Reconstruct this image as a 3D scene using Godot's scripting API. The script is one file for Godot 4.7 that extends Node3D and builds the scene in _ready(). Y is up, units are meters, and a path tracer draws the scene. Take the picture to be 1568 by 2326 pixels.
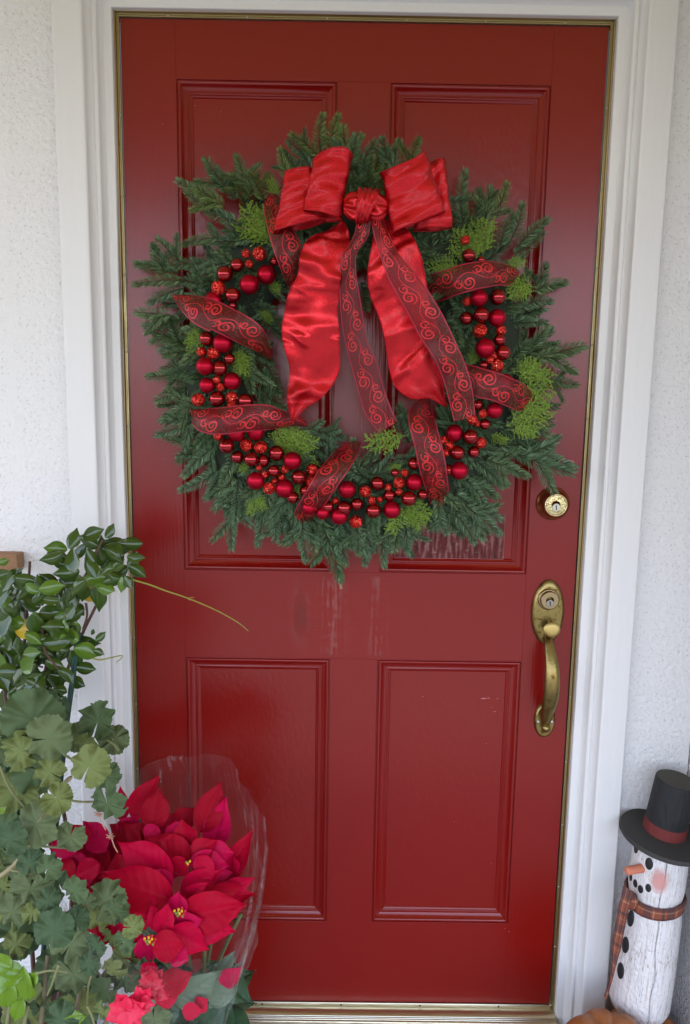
extends Node3D

# ---------- mesh building ----------
class Mb:
	var v := PackedVector3Array()
	var uv := PackedVector2Array()
	var col := PackedColorArray()
	var ix := PackedInt32Array()
	func vert(p: Vector3, t := Vector2.ZERO, c := Color.WHITE) -> int:
		v.append(p); uv.append(t); col.append(c)
		return v.size() - 1
	func tri(a: int, b: int, c: int) -> void:
		ix.append(a); ix.append(b); ix.append(c)
	func quad(a: int, b: int, c: int, d: int) -> void:
		ix.append(a); ix.append(b); ix.append(c); ix.append(a); ix.append(c); ix.append(d)
	func face(p: Array, c := Color.WHITE) -> void:
		var b := v.size()
		for q in p:
			vert(q, Vector2(q.x, q.y), c)
		for i in range(1, p.size() - 1):
			tri(b, b + i, b + i + 1)
	# rows of points, joined into a smooth sheet; ts gives a uv per point when present
	func grid(rows: Array, ts := [], cs := []) -> void:
		var b := v.size()
		var m: int = rows[0].size()
		for i in rows.size():
			for j in m:
				vert(rows[i][j], ts[i][j] if ts else Vector2(float(j) / (m - 1), float(i) / (rows.size() - 1)), cs[i][j] if cs else Color.WHITE)
		for i in rows.size() - 1:
			for j in m - 1:
				quad(b + i * m + j, b + i * m + j + 1, b + (i + 1) * m + j + 1, b + (i + 1) * m + j)
	func make() -> ArrayMesh:
		var n := PackedVector3Array()
		n.resize(v.size())
		for k in range(0, ix.size(), 3):
			var a := v[ix[k]]
			var f := (v[ix[k + 2]] - a).cross(v[ix[k + 1]] - a)
			n[ix[k]] += f; n[ix[k + 1]] += f; n[ix[k + 2]] += f
		for k in n.size():
			n[k] = n[k].normalized() if n[k].length_squared() > 1e-24 else Vector3.UP
		var arr := []
		arr.resize(Mesh.ARRAY_MAX)
		arr[Mesh.ARRAY_VERTEX] = v; arr[Mesh.ARRAY_NORMAL] = n; arr[Mesh.ARRAY_TEX_UV] = uv; arr[Mesh.ARRAY_COLOR] = col; arr[Mesh.ARRAY_INDEX] = ix
		var am := ArrayMesh.new()
		am.add_surface_from_arrays(Mesh.PRIMITIVE_TRIANGLES, arr)
		return am

const BAUBLES := [
	[-209,1608,126,82,0], [-184,1607,132,123,0], [-203,1590,127,77,0], [-225,1588,124,124,1], [-247,1572,126,149,1], [-202,1553,135,178,2], [-172,1572,125,177,2], [-258,1547,131,129,0],
	[-232,1534,132,146,1], [-234,1517,124,83,1], [-158,1596,122,88,1], [-268,1525,127,166,2], [-282,1458,125,134,1], [-251,1450,131,184,2], [-291,1434,124,90,0], [-269,1432,127,120,0],
	[-239,1422,131,103,1], [-284,1408,133,162,2], [-257,1405,129,140,1], [-263,1384,129,73,0], [-235,1382,126,163,2], [-282,1374,124,146,2], [-257,1371,125,84,0], [-299,1347,121,125,0],
	[-264,1349,123,147,1], [-236,1352,126,116,0], [-210,1346,128,147,1], [-235,1335,130,99,0], [-272,1319,130,141,2], [-239,1309,129,147,2], [-197,1318,128,136,1], [-228,1287,126,162,2],
	[-192,1290,124,165,2], [-262,1282,121,100,0], [-246,1263,130,142,1], [-210,1265,123,123,0], [-183,1261,125,123,0], [-227,1242,120,120,1], [-200,1239,131,134,1], [-178,1236,122,120,1],
	[-153,1251,126,148,1], [-123,1238,135,170,2], [-186,1223,123,63,0], [-158,1218,130,114,1], [-138,1221,125,77,0], [-175,1211,126,74,0], [-144,1205,119,81,0], [-158,1198,123,63,0],
	[-192,1199,130,169,2], [-167,1185,130,115,0], [-138,1185,129,178,2], [-111,1207,129,143,1], [-87,1220,121,115,0], [-123,1168,125,121,1], [-99,1181,124,115,1], [-87,1197,122,121,0],
	[-92,1150,131,138,2], [-65,1183,125,115,0], [-21,1186,135,166,2], [-42,1163,124,69,0], [-57,1152,128,121,1], [-66,1140,129,130,2], [-26,1150,130,138,1], [-35,1134,125,168,2],
	[-2,1157,126,121,1], [-3,1123,123,125,0], [-305,1504,125,111,2], [-267,1511,122,125,1], [13,1182,131,112,0], [36,1197,123,134,1], [26,1165,125,78,0], [41,1166,120,63,0],
	[29,1146,132,143,1], [56,1190,124,69,0], [59,1174,121,119,1], [76,1199,129,109,0], [86,1218,128,74,0], [68,1218,128,77,1], [77,1181,123,69,0], [64,1147,125,169,2],
	[105,1200,125,165,2], [95,1170,132,143,1], [121,1177,125,100,1], [104,1235,122,124,1], [187,1224,134,170,2], [168,1224,127,109,1], [162,1256,124,77,0], [141,1237,125,124,2],
	[136,1203,124,109,0], [152,1222,121,93,0], [177,1293,123,164,2], [206,1287,132,141,1], [227,1276,124,105,0], [169,1270,124,87,0], [157,1279,121,87,0], [183,1257,130,136,1],
	[215,1258,120,115,1], [210,1318,123,102,0], [220,1311,117,68,0], [234,1310,120,105,1], [228,1330,129,86,0], [249,1336,130,153,2], [219,1346,124,98,1], [242,1396,124,92,0],
	[266,1388,132,152,2], [218,1388,122,92,0], [238,1428,124,76,0], [251,1417,128,121,0], [227,1418,122,91,1], [184,1638,124,86,0], [190,1610,130,125,1], [213,1603,128,74,1],
	[231,1584,122,126,0], [211,1537,134,161,2], [247,1540,122,150,1], [191,1531,127,84,0], [217,1507,132,147,1], [247,1503,124,163,2], [191,1501,125,121,1], [216,1479,130,129,0],
	[256,1481,119,97,0], [253,1464,127,112,1], [226,1448,134,181,2], [260,1441,128,145,1], [244,1436,126,76,0],
]
const SPRIGS := [
	[-251,1727,68,-301,1795,41], [-268,1716,67,-355,1736,48], [-199,1723,98,-240,1794,47], [-208,1715,74,-238,1750,59], [-163,1718,98,-182,1769,44], [-130,1742,99,-166,1799,52],
	[-117,1752,81,-147,1800,56], [-181,1709,90,-196,1753,75], [-266,1687,77,-340,1717,59], [-84,1791,76,-121,1832,74], [-91,1790,63,-122,1802,76], [-62,1798,81,-62,1872,51],
	[-79,1801,70,-85,1833,78], [-34,1792,87,-41,1837,70], [-26,1779,85,-18,1838,66], [-336,1599,73,-381,1647,79], [-369,1580,68,-396,1634,50], [-343,1581,69,-438,1606,33],
	[-333,1564,94,-429,1570,76], [-329,1551,84,-414,1542,36], [-266,1642,84,-339,1647,54], [-279,1595,72,-364,1609,63], [-273,1564,79,-347,1560,78], [-232,1672,85,-312,1690,61],
	[-234,1715,62,-277,1782,39], [-253,1697,91,-327,1741,51], [-175,1656,89,-214,1700,71], [-202,1641,97,-267,1665,36], [-236,1598,95,-320,1595,70], [-353,1501,97,-433,1506,56],
	[-340,1496,61,-421,1470,32], [-324,1476,70,-407,1439,31], [-319,1462,68,-385,1422,42], [-319,1393,62,-413,1389,58], [-300,1396,67,-371,1410,60], [-325,1373,61,-397,1337,64],
	[-289,1362,98,-361,1325,46], [-302,1344,92,-386,1302,57], [-304,1310,84,-395,1275,63], [-293,1295,83,-356,1250,40], [-280,1276,92,-367,1225,32], [-274,1258,94,-351,1209,78],
	[-271,1213,74,-352,1149,33], [-237,1245,65,-300,1197,46], [-233,1238,92,-283,1175,61], [-239,1203,95,-281,1121,46], [-246,1158,65,-248,1046,70], [-230,1198,95,-243,1101,68],
	[-246,1223,83,-274,1157,40], [-223,1203,84,-217,1137,62], [-175,1159,86,-199,1055,35], [-157,1160,93,-157,1064,62], [-135,1143,73,-135,1066,70], [-107,1125,95,-102,1029,66],
	[-87,1118,66,-79,1049,75], [-69,1116,86,-26,984,31], [-36,1115,83,-19,1018,41], [-141,1188,75,-132,1134,77], [-179,1415,78,-141,1364,43], [-201,1369,64,-136,1323,63],
	[-195,1392,65,-149,1352,49], [-140,1298,93,-38,1260,63], [-138,1277,75,-41,1238,49], [-91,1277,69,-37,1292,57], [-77,1289,73,-35,1277,42], [-186,1507,63,-152,1454,53],
	[-213,1448,83,-166,1413,68], [-210,1421,63,-156,1387,45], [-195,1186,65,-177,1132,68], [-172,1518,65,-151,1466,37], [331,1433,96,446,1460,34], [357,1401,72,424,1380,43],
	[279,1318,85,379,1303,72], [282,1293,77,393,1266,39], [300,1255,75,428,1211,74], [319,1264,64,430,1223,66], [244,1242,91,337,1209,66], [219,1242,87,294,1196,71],
	[217,1226,63,294,1174,49], [194,1206,90,281,1166,56], [192,1181,71,284,1132,40], [189,1174,90,282,1102,57], [190,1161,65,266,1088,75], [183,1161,92,223,1087,39],
	[164,1151,89,196,1095,62], [154,1149,98,161,1094,80], [79,1108,91,72,1063,72], [95,1107,86,103,1054,50], [18,1100,90,35,1017,39], [-2,1116,89,5,1046,68],
	[25,1104,75,37,1047,52], [96,1289,61,82,1336,51], [-16,1218,82,6,1276,72], [25,1232,82,29,1281,49], [45,1238,75,-16,1201,66], [208,1153,97,286,1094,72],
	[207,1129,66,262,1076,49], [116,1133,100,130,1081,68], [133,1134,89,153,1079,37], [190,1133,97,244,1084,71], [14,1178,64,-14,1141,36], [99,1270,65,68,1309,79],
	[154,1291,83,168,1334,39], [166,1279,90,176,1319,52], [267,1268,97,386,1279,40], [266,1299,91,348,1305,41], [184,1683,79,176,1788,33], [212,1691,73,222,1753,32],
	[223,1673,89,238,1749,46], [245,1699,62,276,1740,53], [253,1634,96,263,1700,80], [279,1654,70,309,1712,76], [292,1639,69,340,1705,50], [286,1626,61,359,1662,36],
	[329,1554,65,346,1599,55], [322,1556,94,393,1596,39], [304,1532,67,363,1558,54], [277,1500,71,329,1505,63], [312,1433,71,365,1500,56], [287,1432,85,325,1481,56],
	[-12,1750,76,8,1832,57], [-25,1768,95,-17,1835,70], [18,1762,65,32,1823,39], [53,1762,99,64,1835,36], [73,1771,69,88,1794,77], [42,1765,68,47,1813,78],
	[14,1627,80,-6,1604,55], [0,1570,62,12,1523,76], [-31,1765,84,-26,1828,46], [155,1690,69,135,1649,33], [140,1656,95,125,1603,53], [189,1657,93,185,1709,68],
	[200,1540,88,164,1526,68], [196,1510,87,162,1480,72], [3,1717,72,-13,1784,67], [20,1707,90,26,1784,38], [-24,1710,97,-34,1789,38], [9,1728,73,2,1798,60],
	[28,1718,66,37,1768,77], [-15,1742,64,-22,1807,56],
]
const CEDARS := [
	[-168,1623,112,-232,1679,117], [-165,1631,109,-218,1692,104], [-166,1621,109,-231,1642,119], [-165,1613,107,-216,1627,125], [-163,1624,104,-190,1693,104], [-162,1610,108,-194,1620,122],
	[-149,1710,103,-161,1728,111], [-146,1536,101,-160,1554,105], [-190,1512,109,-175,1500,96], [-162,1623,108,-228,1668,94], [-305,1486,111,-308,1426,113], [-315,1490,104,-297,1437,114],
	[-227,1450,105,-215,1391,116], [-223,1414,99,-199,1377,104], [-216,1447,106,-237,1401,123], [-195,1175,99,-201,1128,99], [-191,1179,107,-185,1139,111], [-174,1283,99,-78,1239,105],
	[-168,1278,101,-90,1223,93], [-173,1287,110,-119,1279,102], [-162,1270,104,-109,1242,116], [-231,1211,108,-213,1223,112], [-139,1293,109,-81,1263,111], [-110,1198,107,-115,1182,120],
	[183,1593,107,124,1631,115], [184,1594,104,119,1607,108], [184,1594,104,165,1661,115], [187,1594,103,145,1648,105], [183,1590,109,128,1589,111], [220,1609,103,214,1678,117],
	[217,1609,103,227,1644,118], [213,1602,109,193,1654,110], [225,1605,108,236,1628,94], [322,1561,103,261,1564,119], [322,1554,106,266,1547,111], [315,1563,107,288,1576,116],
	[261,1609,106,283,1601,106], [223,1609,101,200,1677,96], [284,1408,102,373,1367,102], [282,1408,112,362,1412,109], [283,1411,104,333,1427,102], [283,1405,106,334,1360,124],
	[285,1405,110,373,1388,109], [276,1306,102,345,1345,118], [279,1300,105,334,1295,114], [246,1293,99,276,1270,114], [279,1306,102,365,1326,105], [95,1291,101,5,1239,100],
	[95,1288,110,14,1266,124], [98,1285,105,35,1279,117], [92,1291,104,51,1300,102], [95,1279,106,40,1240,98], [83,1158,102,146,1141,112], [86,1159,109,133,1116,96],
	[86,1159,108,74,1097,122], [83,1152,104,46,1124,91], [86,1153,108,107,1113,101], [202,1413,107,208,1428,105], [87,1235,107,60,1218,101], [86,1152,105,62,1101,108],
	[280,1405,107,361,1376,99],
]
const TAIL_LEFT := [
	[-41,1659,165,-33,1656,165], [-68,1640,175,-25,1625,175], [-95,1624,182,-29,1594,182], [-107,1595,185,-38,1564,185], [-112,1565,178,-41,1534,178], [-127,1537,172,-44,1504,172], [-135,1507,165,-40,1473,165],
	[-141,1475,158,-39,1441,158], [-137,1443,153,-39,1409,153], [-128,1412,150,-50,1380,150], [-129,1379,143,-72,1355,143], [-131,1345,138,-100,1336,138], [-124,1312,135,-122,1311,135],
]
const TAIL_RIGHT := [
	[18,1657,165,45,1660,165], [17,1624,175,73,1645,175], [11,1592,180,90,1621,180], [9,1561,180,102,1594,180], [15,1531,173,110,1565,173], [29,1502,168,116,1536,168], [39,1472,165,124,1506,165],
	[46,1440,158,134,1477,158], [52,1408,153,115,1457,153], [64,1376,150,125,1432,150], [92,1357,147,142,1404,147], [126,1357,143,152,1374,143], [157,1342,140,158,1342,140],
]
const SHEER_TAIL_LEFT := [
	[-10,1665,190,12,1665,190], [-18,1627,194,8,1630,194], [-37,1594,192,-11,1600,192], [-40,1557,186,-11,1565,186], [-39,1520,177,-4,1530,177], [-35,1482,165,3,1494,165], [-26,1443,153,10,1458,153],
	[-15,1405,141,27,1424,141], [-3,1365,131,40,1387,131], [11,1325,124,53,1350,124], [37,1291,120,70,1313,120],
]
const SHEER_TAIL_RIGHT := [
	[9,1668,190,29,1668,190], [17,1630,198,43,1632,198], [29,1594,200,61,1599,200], [43,1559,199,87,1571,199], [62,1527,197,111,1542,197], [83,1494,193,134,1510,193], [102,1461,189,153,1477,189],
	[126,1429,183,172,1442,183], [144,1394,176,190,1406,176], [158,1356,168,202,1367,168], [170,1316,160,209,1327,160],
]
const BAND_TOP_LEFT := [
	[-178,1709,90,-150,1715,90], [-178,1684,112,-143,1689,112], [-172,1660,131,-134,1666,131], [-166,1638,147,-122,1645,147], [-160,1618,153,-111,1626,153], [-153,1598,154,-108,1605,154], [-146,1581,147,-110,1585,147],
	[-139,1564,132,-118,1567,132], [-131,1548,110,-127,1550,110],
]
const BAND_LEFT := [
	[-353,1536,80,-343,1540,80], [-327,1507,121,-306,1534,121], [-302,1484,145,-273,1528,145], [-273,1469,156,-245,1517,156], [-268,1471,160,-219,1504,160], [-241,1459,156,-195,1491,156], [-215,1447,145,-176,1474,145],
	[-190,1435,121,-167,1450,121], [-166,1423,80,-165,1424,80],
]
const BAND_LOWER_LEFT := [
	[-317,1326,90,-316,1326,90], [-304,1297,134,-280,1332,134], [-276,1286,151,-249,1335,151], [-245,1286,158,-220,1339,158], [-214,1290,157,-192,1341,157], [-185,1293,149,-165,1340,149], [-156,1297,135,-140,1330,135],
	[-127,1301,116,-113,1324,116], [-97,1300,90,-96,1301,90],
]
const BAND_BOTTOM := [
	[-36,1260,90,6,1272,90], [-51,1250,120,-2,1252,120], [-63,1236,143,-12,1234,143], [-75,1222,156,-24,1216,156], [-85,1205,160,-37,1197,160], [-95,1188,156,-49,1178,156], [-106,1168,143,-62,1157,143],
	[-117,1147,119,-78,1136,119], [-126,1122,85,-97,1115,85],
]
const BAND_BOTTOM_RIGHT := [
	[115,1356,90,134,1357,90], [93,1337,125,135,1332,125], [89,1312,149,140,1309,149], [95,1287,158,146,1286,158], [102,1262,160,153,1262,160], [108,1235,158,159,1238,158], [117,1209,149,164,1212,149],
	[129,1180,124,170,1184,124], [143,1148,85,168,1155,85],
]
const BAND_RIGHT := [
	[197,1388,130,191,1420,130], [202,1373,146,206,1416,146], [209,1360,156,221,1411,156], [225,1357,159,237,1407,159], [241,1353,157,254,1402,157], [258,1347,152,272,1395,152], [277,1341,136,292,1389,136],
	[298,1335,115,311,1379,115], [320,1340,90,329,1366,90],
]
const BAND_UPPER_RIGHT := [
	[139,1531,100,118,1579,100], [154,1534,128,135,1581,128], [169,1539,149,153,1584,149], [185,1543,158,171,1590,158], [203,1548,160,191,1594,160], [221,1552,157,213,1597,157], [242,1557,145,236,1598,145],
	[266,1561,121,261,1598,121], [285,1578,90,288,1594,90],
]
const SCARF_TAIL := [
	[539,406,165,561,394,165], [531,377,172,553,365,172], [526,344,173,548,332,173], [525,307,169,546,295,169], [525,269,166,542,257,166], [529,228,159,538,218,159], [529,187,154,534,178,154],
	[523,149,150,529,140,150],
]
const LOOPS := [
	[-136,1733,165,-89,1741,165,-66,1661,165,-156,1638,165],
	[-87,1750,185,-22,1758,185,-39,1658,185,-103,1671,185],
	[113,1755,165,138,1761,165,154,1652,165,87,1645,165],
	[27,1732,190,102,1766,190,138,1672,190,48,1633,190],
]
const VINE_LEAVES := [
	[-488,1113,267,70,35], [-439,1118,220,60,27], [-466,1111,221,20,36], [-485,1096,218,165,41], [-545,1081,205,170,37], [-545,1069,230,200,40], [-495,1074,254,95,43], [-468,1079,250,120,25], [-459,1072,214,90,38], [-433,1080,210,-20,37], [-433,1068,222,-50,36], [-466,1060,254,120,37],
	[-470,1033,234,180,49], [-436,1054,265,200,25], [-430,1043,246,160,29], [-425,1034,243,10,37], [-414,1026,254,-100,26], [-399,1031,253,-60,23], [-392,1042,224,-40,33], [-400,1065,218,60,32], [-390,1070,231,-10,29], [-518,1042,234,190,43], [-517,1018,210,180,49], [-465,991,231,-95,48],
	[-442,1021,245,-10,36], [-514,988,210,-60,43], [-493,997,210,-100,32], [-558,1021,212,140,38], [-568,1002,220,95,40], [-528,1000,267,-10,28], [-600,977,202,170,43], [-548,963,213,0,44], [-584,938,212,-95,43], [-621,950,233,180,44], [-634,977,201,45,40], [-628,992,232,60,32],
	[-517,935,211,95,39], [-519,919,219,80,35], [-533,925,255,180,45], [-490,905,213,0,45], [-479,902,243,-15,42], [-512,874,228,-95,44], [-488,864,229,-10,34], [-531,880,257,-30,32], [-568,888,211,-20,34], [-574,885,265,45,39], [-574,854,263,30,43], [-604,853,247,-110,28],
	[-618,897,203,90,34], [-575,897,246,10,35], [-620,864,242,0,38], [-515,857,254,-40,36], [-547,829,215,-60,40], [-562,843,267,-30,42], [-596,822,262,-110,39], [-634,797,208,-100,35], [-640,831,222,170,33], [-638,1015,202,20,34], [-582,1028,258,-10,37], [-613,1045,264,10,31],
	[-446,939,269,40,21], [-469,938,243,60,11], [-593,1047,247,50,14], [-457,902,247,-20,19], [-501,969,240,20,36], [-533,952,267,180,36], [-624,783,243,-110,40], [-607,787,224,-80,33], [-624,1062,236,30,20], [-655,745,201,-90,35], [-510,1072,176,40,36], [-542,1047,175,-30,36],
	[-478,1082,161,80,33], [-457,1056,183,30,33], [-506,1004,178,-60,36], [-550,986,157,-90,37], [-528,950,144,-30,36], [-562,931,147,-120,37], [-633,937,149,-60,37], [-647,854,155,-150,37], [-583,832,162,-130,37], [-583,898,186,-80,36], [-665,886,154,120,37], [-545,876,185,-100,33],
	[-663,951,174,60,33], [-660,864,183,100,33], [-474,1013,160,-70,33], [-442,1028,140,30,31], [-521,819,179,-20,31], [-553,937,160,279,46], [-594,789,176,9,41], [-615,986,130,299,51], [-563,931,165,107,47], [-632,811,179,355,49], [-553,823,158,332,35], [-628,849,154,285,37],
	[-654,982,178,47,38], [-621,849,169,28,50], [-576,921,139,214,44], [-631,969,168,242,48], [-660,809,134,2,37], [-568,870,161,213,45], [-646,809,131,135,34], [-664,769,160,284,44], [-600,801,161,183,44], [-594,923,163,146,45], [-610,814,165,14,48], [-548,927,167,304,42],
	[-656,821,172,112,37], [-581,866,131,70,37], [-598,862,156,122,41], [-608,860,158,257,51], [-565,889,179,45,51], [-601,888,172,219,48], [-624,866,162,85,47], [-656,971,143,291,42], [-667,958,158,21,39], [-659,819,137,133,42], [-559,898,137,151,40], [-596,976,151,235,41],
	[-539,921,174,119,41], [-573,875,177,318,39], [-629,844,170,40,50], [-629,969,143,287,38], [-654,858,176,112,43], [-622,765,173,175,51], [-644,900,158,277,46], [-615,769,179,306,42], [-568,936,139,27,48], [-537,936,166,94,47], [-648,877,170,349,46], [-588,898,138,290,35],
	[-581,922,133,53,43], [-633,973,146,287,47], [-602,920,180,183,46], [-514,933,248,160,41], [-519,950,260,85,32], [-527,1022,266,7,42], [-603,837,228,281,35], [-562,932,270,323,31], [-615,823,217,30,37], [-599,1043,249,36,30], [-537,826,237,169,27], [-560,1000,242,37,31],
	[-504,975,258,238,27], [-571,926,239,70,31], [-532,910,235,163,34], [-556,926,264,6,37], [-608,1030,267,226,35], [-514,934,262,319,43], [-633,950,222,252,37], [-581,1012,241,40,39], [-556,1027,256,91,35], [-540,953,222,202,39], [-512,999,235,256,27], [-639,838,232,305,40],
	[-548,815,223,166,29], [-611,978,230,66,35], [-517,924,219,51,39], [-575,1032,260,343,36], [-618,993,252,267,27], [-484,1024,270,225,34], [-593,852,216,65,42], [-578,843,210,195,31], [-545,1022,256,39,30], [-611,839,230,91,31], [-572,926,249,138,38], [-544,933,224,288,34],
	[-565,951,261,265,42], [-622,976,235,112,41], [-615,1009,264,37,43], [-567,842,253,230,31], [-537,983,213,108,33], [-625,944,242,248,37], [-645,854,212,177,27], [-561,1018,262,323,30], [-620,912,247,237,30], [-514,1024,227,342,29], [-611,874,226,265,27], [-527,1012,182,192,42],
	[-564,1069,162,53,33], [-459,1060,192,78,37], [-445,1058,183,249,42], [-573,1009,162,18,32], [-461,1079,184,216,34], [-414,1087,190,179,38], [-440,1050,189,43,35], [-428,1077,193,246,36], [-459,1055,166,230,37], [-545,1056,173,96,34], [-543,1001,151,221,36], [-444,1074,156,323,41],
	[-465,1032,183,96,41],
]
const TENDRIL := [
	[-400,1034,240], [-371,1022,228], [-344,1008,217], [-308,992,205], [-259,967,193], [-222,942,182], [-202,921,170],
]
const SMALL_TENDRIL := [
	[-484,883,220], [-468,877,216], [-451,879,212], [-429,883,208], [-433,874,204], [-442,867,200],
]
const TWIGS := [
	[-497,976,190,-494,953,195,-501,929,200], [-537,1009,200,-547,991,200,-559,994,200], [-559,944,240,-553,907,250,-527,875,260],
	[-678,859,150,-640,858,165,-585,848,180], [-676,806,160,-659,820,170,-637,853,180], [-615,792,180,-609,780,190,-580,781,200],
	[-586,912,170,-547,948,180,-539,982,190], [-539,982,190,-493,1026,215,-447,1104,240],
]
const GERANIUM_LEAVES := [
	[-513,846,411,48,60], [-475,836,455,34,10], [-534,808,421,31,200], [-423,829,376,31,80], [-456,799,368,23,130], [-424,784,367,21,300], [-401,794,362,23,20], [-426,805,411,21,200], [-527,803,428,29,190], [-476,778,447,23,150], [-399,812,496,29,60], [-380,790,481,21,340],
	[-388,728,451,26,280], [-487,712,483,32,230], [-443,680,465,24,250], [-516,700,506,25,170], [-568,703,360,38,120], [-580,757,360,26,180], [-498,648,484,20,100], [-468,646,494,20,60], [-511,588,458,30,250], [-470,592,492,17,330], [-430,606,490,20,40], [-394,569,459,30,50],
	[-557,522,423,27,160], [-454,559,516,29,80], [-428,559,491,19,100], [-412,525,440,24,200], [-582,413,360,24,150], [-457,482,448,32,60], [-375,557,467,20,20], [-339,559,506,16,350], [-408,496,465,17,240], [-374,462,449,18,180], [-452,434,451,32,300], [-354,445,428,26,340],
	[-375,418,442,26,260], [-403,402,447,26,200], [-512,360,437,27,230], [-455,354,426,27,280], [-336,451,467,18,330], [-327,346,441,26,270], [-391,402,494,16,250], [-451,405,512,24,200], [-515,538,447,17,100], [-598,523,360,18,180], [-421,571,471,16,130], [-397,483,428,15,250],
	[-476,581,432,17,110], [-350,537,508,16,40], [-381,455,467,19,200], [-447,763,500,22,320], [-552,600,360,21,280], [-416,473,479,16,240], [-573,786,354,38,33], [-597,559,303,41,40], [-584,597,324,38,265], [-580,271,342,40,105], [-526,815,314,33,321], [-580,502,352,28,254],
	[-601,618,343,44,74], [-593,474,349,40,78], [-517,351,345,42,154], [-497,358,298,43,141], [-599,559,346,33,313], [-579,663,322,39,70], [-535,732,350,38,331], [-583,693,304,45,224], [-549,490,353,42,19], [-619,598,305,31,309], [-580,751,329,43,347], [-588,416,334,40,18],
	[-561,436,337,40,240], [-593,507,306,36,45], [-573,563,352,35,7], [-596,534,349,34,136], [-572,279,318,34,173], [-544,787,364,38,267], [-489,284,350,42,295], [-573,673,317,32,205], [-570,647,337,29,159], [-584,581,297,31,184], [-578,585,317,31,335], [-604,676,312,34,81],
	[-572,496,300,35,240], [-479,282,301,37,317], [-564,781,304,41,337], [-633,490,295,35,305],
]
const GERANIUM_STEMS := [
	[-575,582,420,-548,606,420,-520,647,420], [-520,647,420,-486,721,420,-453,756,420], [-521,638,420,-483,641,430,-456,646,440],
	[-473,721,420,-443,714,420,-407,715,420], [-556,782,440,-546,738,430,-524,696,420], [-469,805,430,-459,787,415,-448,769,400],
	[-455,489,500,-473,443,485,-487,411,470], [-408,466,470,-424,423,460,-432,372,450], [-548,607,440,-510,605,450,-501,599,460],
	[-414,419,500,-406,397,500,-402,369,500], [-504,449,470,-481,455,470,-453,453,470], [-380,796,410,-388,803,405,-401,809,400],
]
const GLOSSY_LEAVES := [
	[-548,440,460,45,170], [-527,412,460,42,100], [-556,395,460,34,80], [-559,456,460,31,150], [-537,380,460,31,250], [-457,358,460,31,30], [-548,719,460,11,60], [-566,418,460,25,200], [-517,428,460,22,60],
]
const BRACTS := [
	[-410,581,240,-369,651,220,41], [-366,578,270,-358,647,250,48], [-279,572,270,-243,655,250,48], [-257,537,270,-236,633,260,45], [-432,565,220,-444,619,200,26], [-322,577,250,-296,602,240,36],
	[-439,554,300,-492,583,260,41], [-310,544,360,-403,598,360,57], [-301,529,400,-412,580,410,59], [-284,551,330,-372,581,310,55], [-292,508,420,-180,541,420,58], [-288,501,420,-197,478,400,49],
	[-233,501,300,-188,583,300,35], [-295,521,370,-230,556,360,39], [-279,525,390,-251,558,400,26], [-309,493,430,-332,541,430,31], [-313,497,440,-299,548,440,31], [-298,507,440,-236,469,440,45],
	[-322,490,460,-271,497,460,42], [-439,556,340,-482,530,340,33], [-548,507,240,-560,556,220,29], [-440,519,300,-500,545,260,54], [-446,506,280,-544,514,250,48], [-334,470,470,-310,443,470,22],
	[-355,542,280,-421,578,260,48], [-381,542,280,-453,572,250,48], [-327,570,290,-315,598,280,44], [-293,566,300,-311,607,300,44], [-251,562,320,-214,569,320,40], [-281,561,330,-245,589,320,37],
	[-285,561,340,-219,549,330,40], [-341,491,420,-375,521,400,43], [-386,514,380,-435,485,360,39], [-344,486,430,-377,445,420,37], [-341,493,440,-325,446,440,37], [-288,518,420,-287,556,420,32],
	[-255,508,360,-171,505,340,27], [-230,504,340,-175,522,330,27], [-397,519,340,-420,560,320,43], [-466,498,320,-494,525,300,37], [-448,482,360,-484,498,340,33], [-298,502,430,-248,519,430,37],
	[-289,571,350,-314,540,350,33], [-273,571,340,-239,541,360,30], [-331,591,280,-308,576,300,35], [-354,591,280,-369,575,300,35], [-215,556,310,-224,494,300,31], [-429,480,380,-454,453,380,33],
	[-327,567,370,-327,528,400,42], [-356,541,400,-326,515,430,35], [-310,562,310,-341,582,310,37], [-291,481,460,-264,474,470,31], [-474,534,270,-543,542,250,48], [-434,498,300,-503,540,280,51],
	[-448,470,320,-511,491,300,47], [-436,507,270,-476,563,260,48], [-424,465,360,-466,491,350,42], [-421,544,250,-403,588,240,46], [-375,510,420,-403,463,410,40], [-400,462,400,-429,475,400,35],
	[-485,565,330,-528,593,310,40], [-483,532,340,-528,545,330,37], [-474,547,290,-518,583,270,41], [-468,532,330,-514,555,320,40], [-272,489,380,-238,522,370,39], [-269,528,330,-214,528,320,37],
	[-306,527,330,-339,561,320,46], [-242,499,380,-198,482,370,33], [-368,469,430,-392,440,430,37], [-353,551,260,-335,595,250,42],
]
const FLOWER_HEARTS := [
	[-281,536,430], [-322,509,460], [-283,571,350], [-448,498,400],
]
const POINSETTIA_LEAVES := [
	[-302,357,420,-227,418,440,44], [-241,337,400,-195,402,400,42], [-288,341,420,-336,345,440,38], [-231,365,360,-206,400,360,27], [-421,343,420,-392,341,440,38], [-245,289,360,-219,331,360,37],
	[-320,347,420,-297,317,420,38], [-278,330,360,-244,366,340,34], [-356,364,440,-318,390,450,32], [-232,275,360,-241,317,360,34],
]
const LOW_BRACTS := [
	[-222,375,400,-192,405,400,27], [-257,365,440,-239,382,440,26], [-278,369,450,-244,368,450,23], [-310,414,460,-264,447,460,37], [-316,389,460,-281,421,460,31],
]
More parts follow.
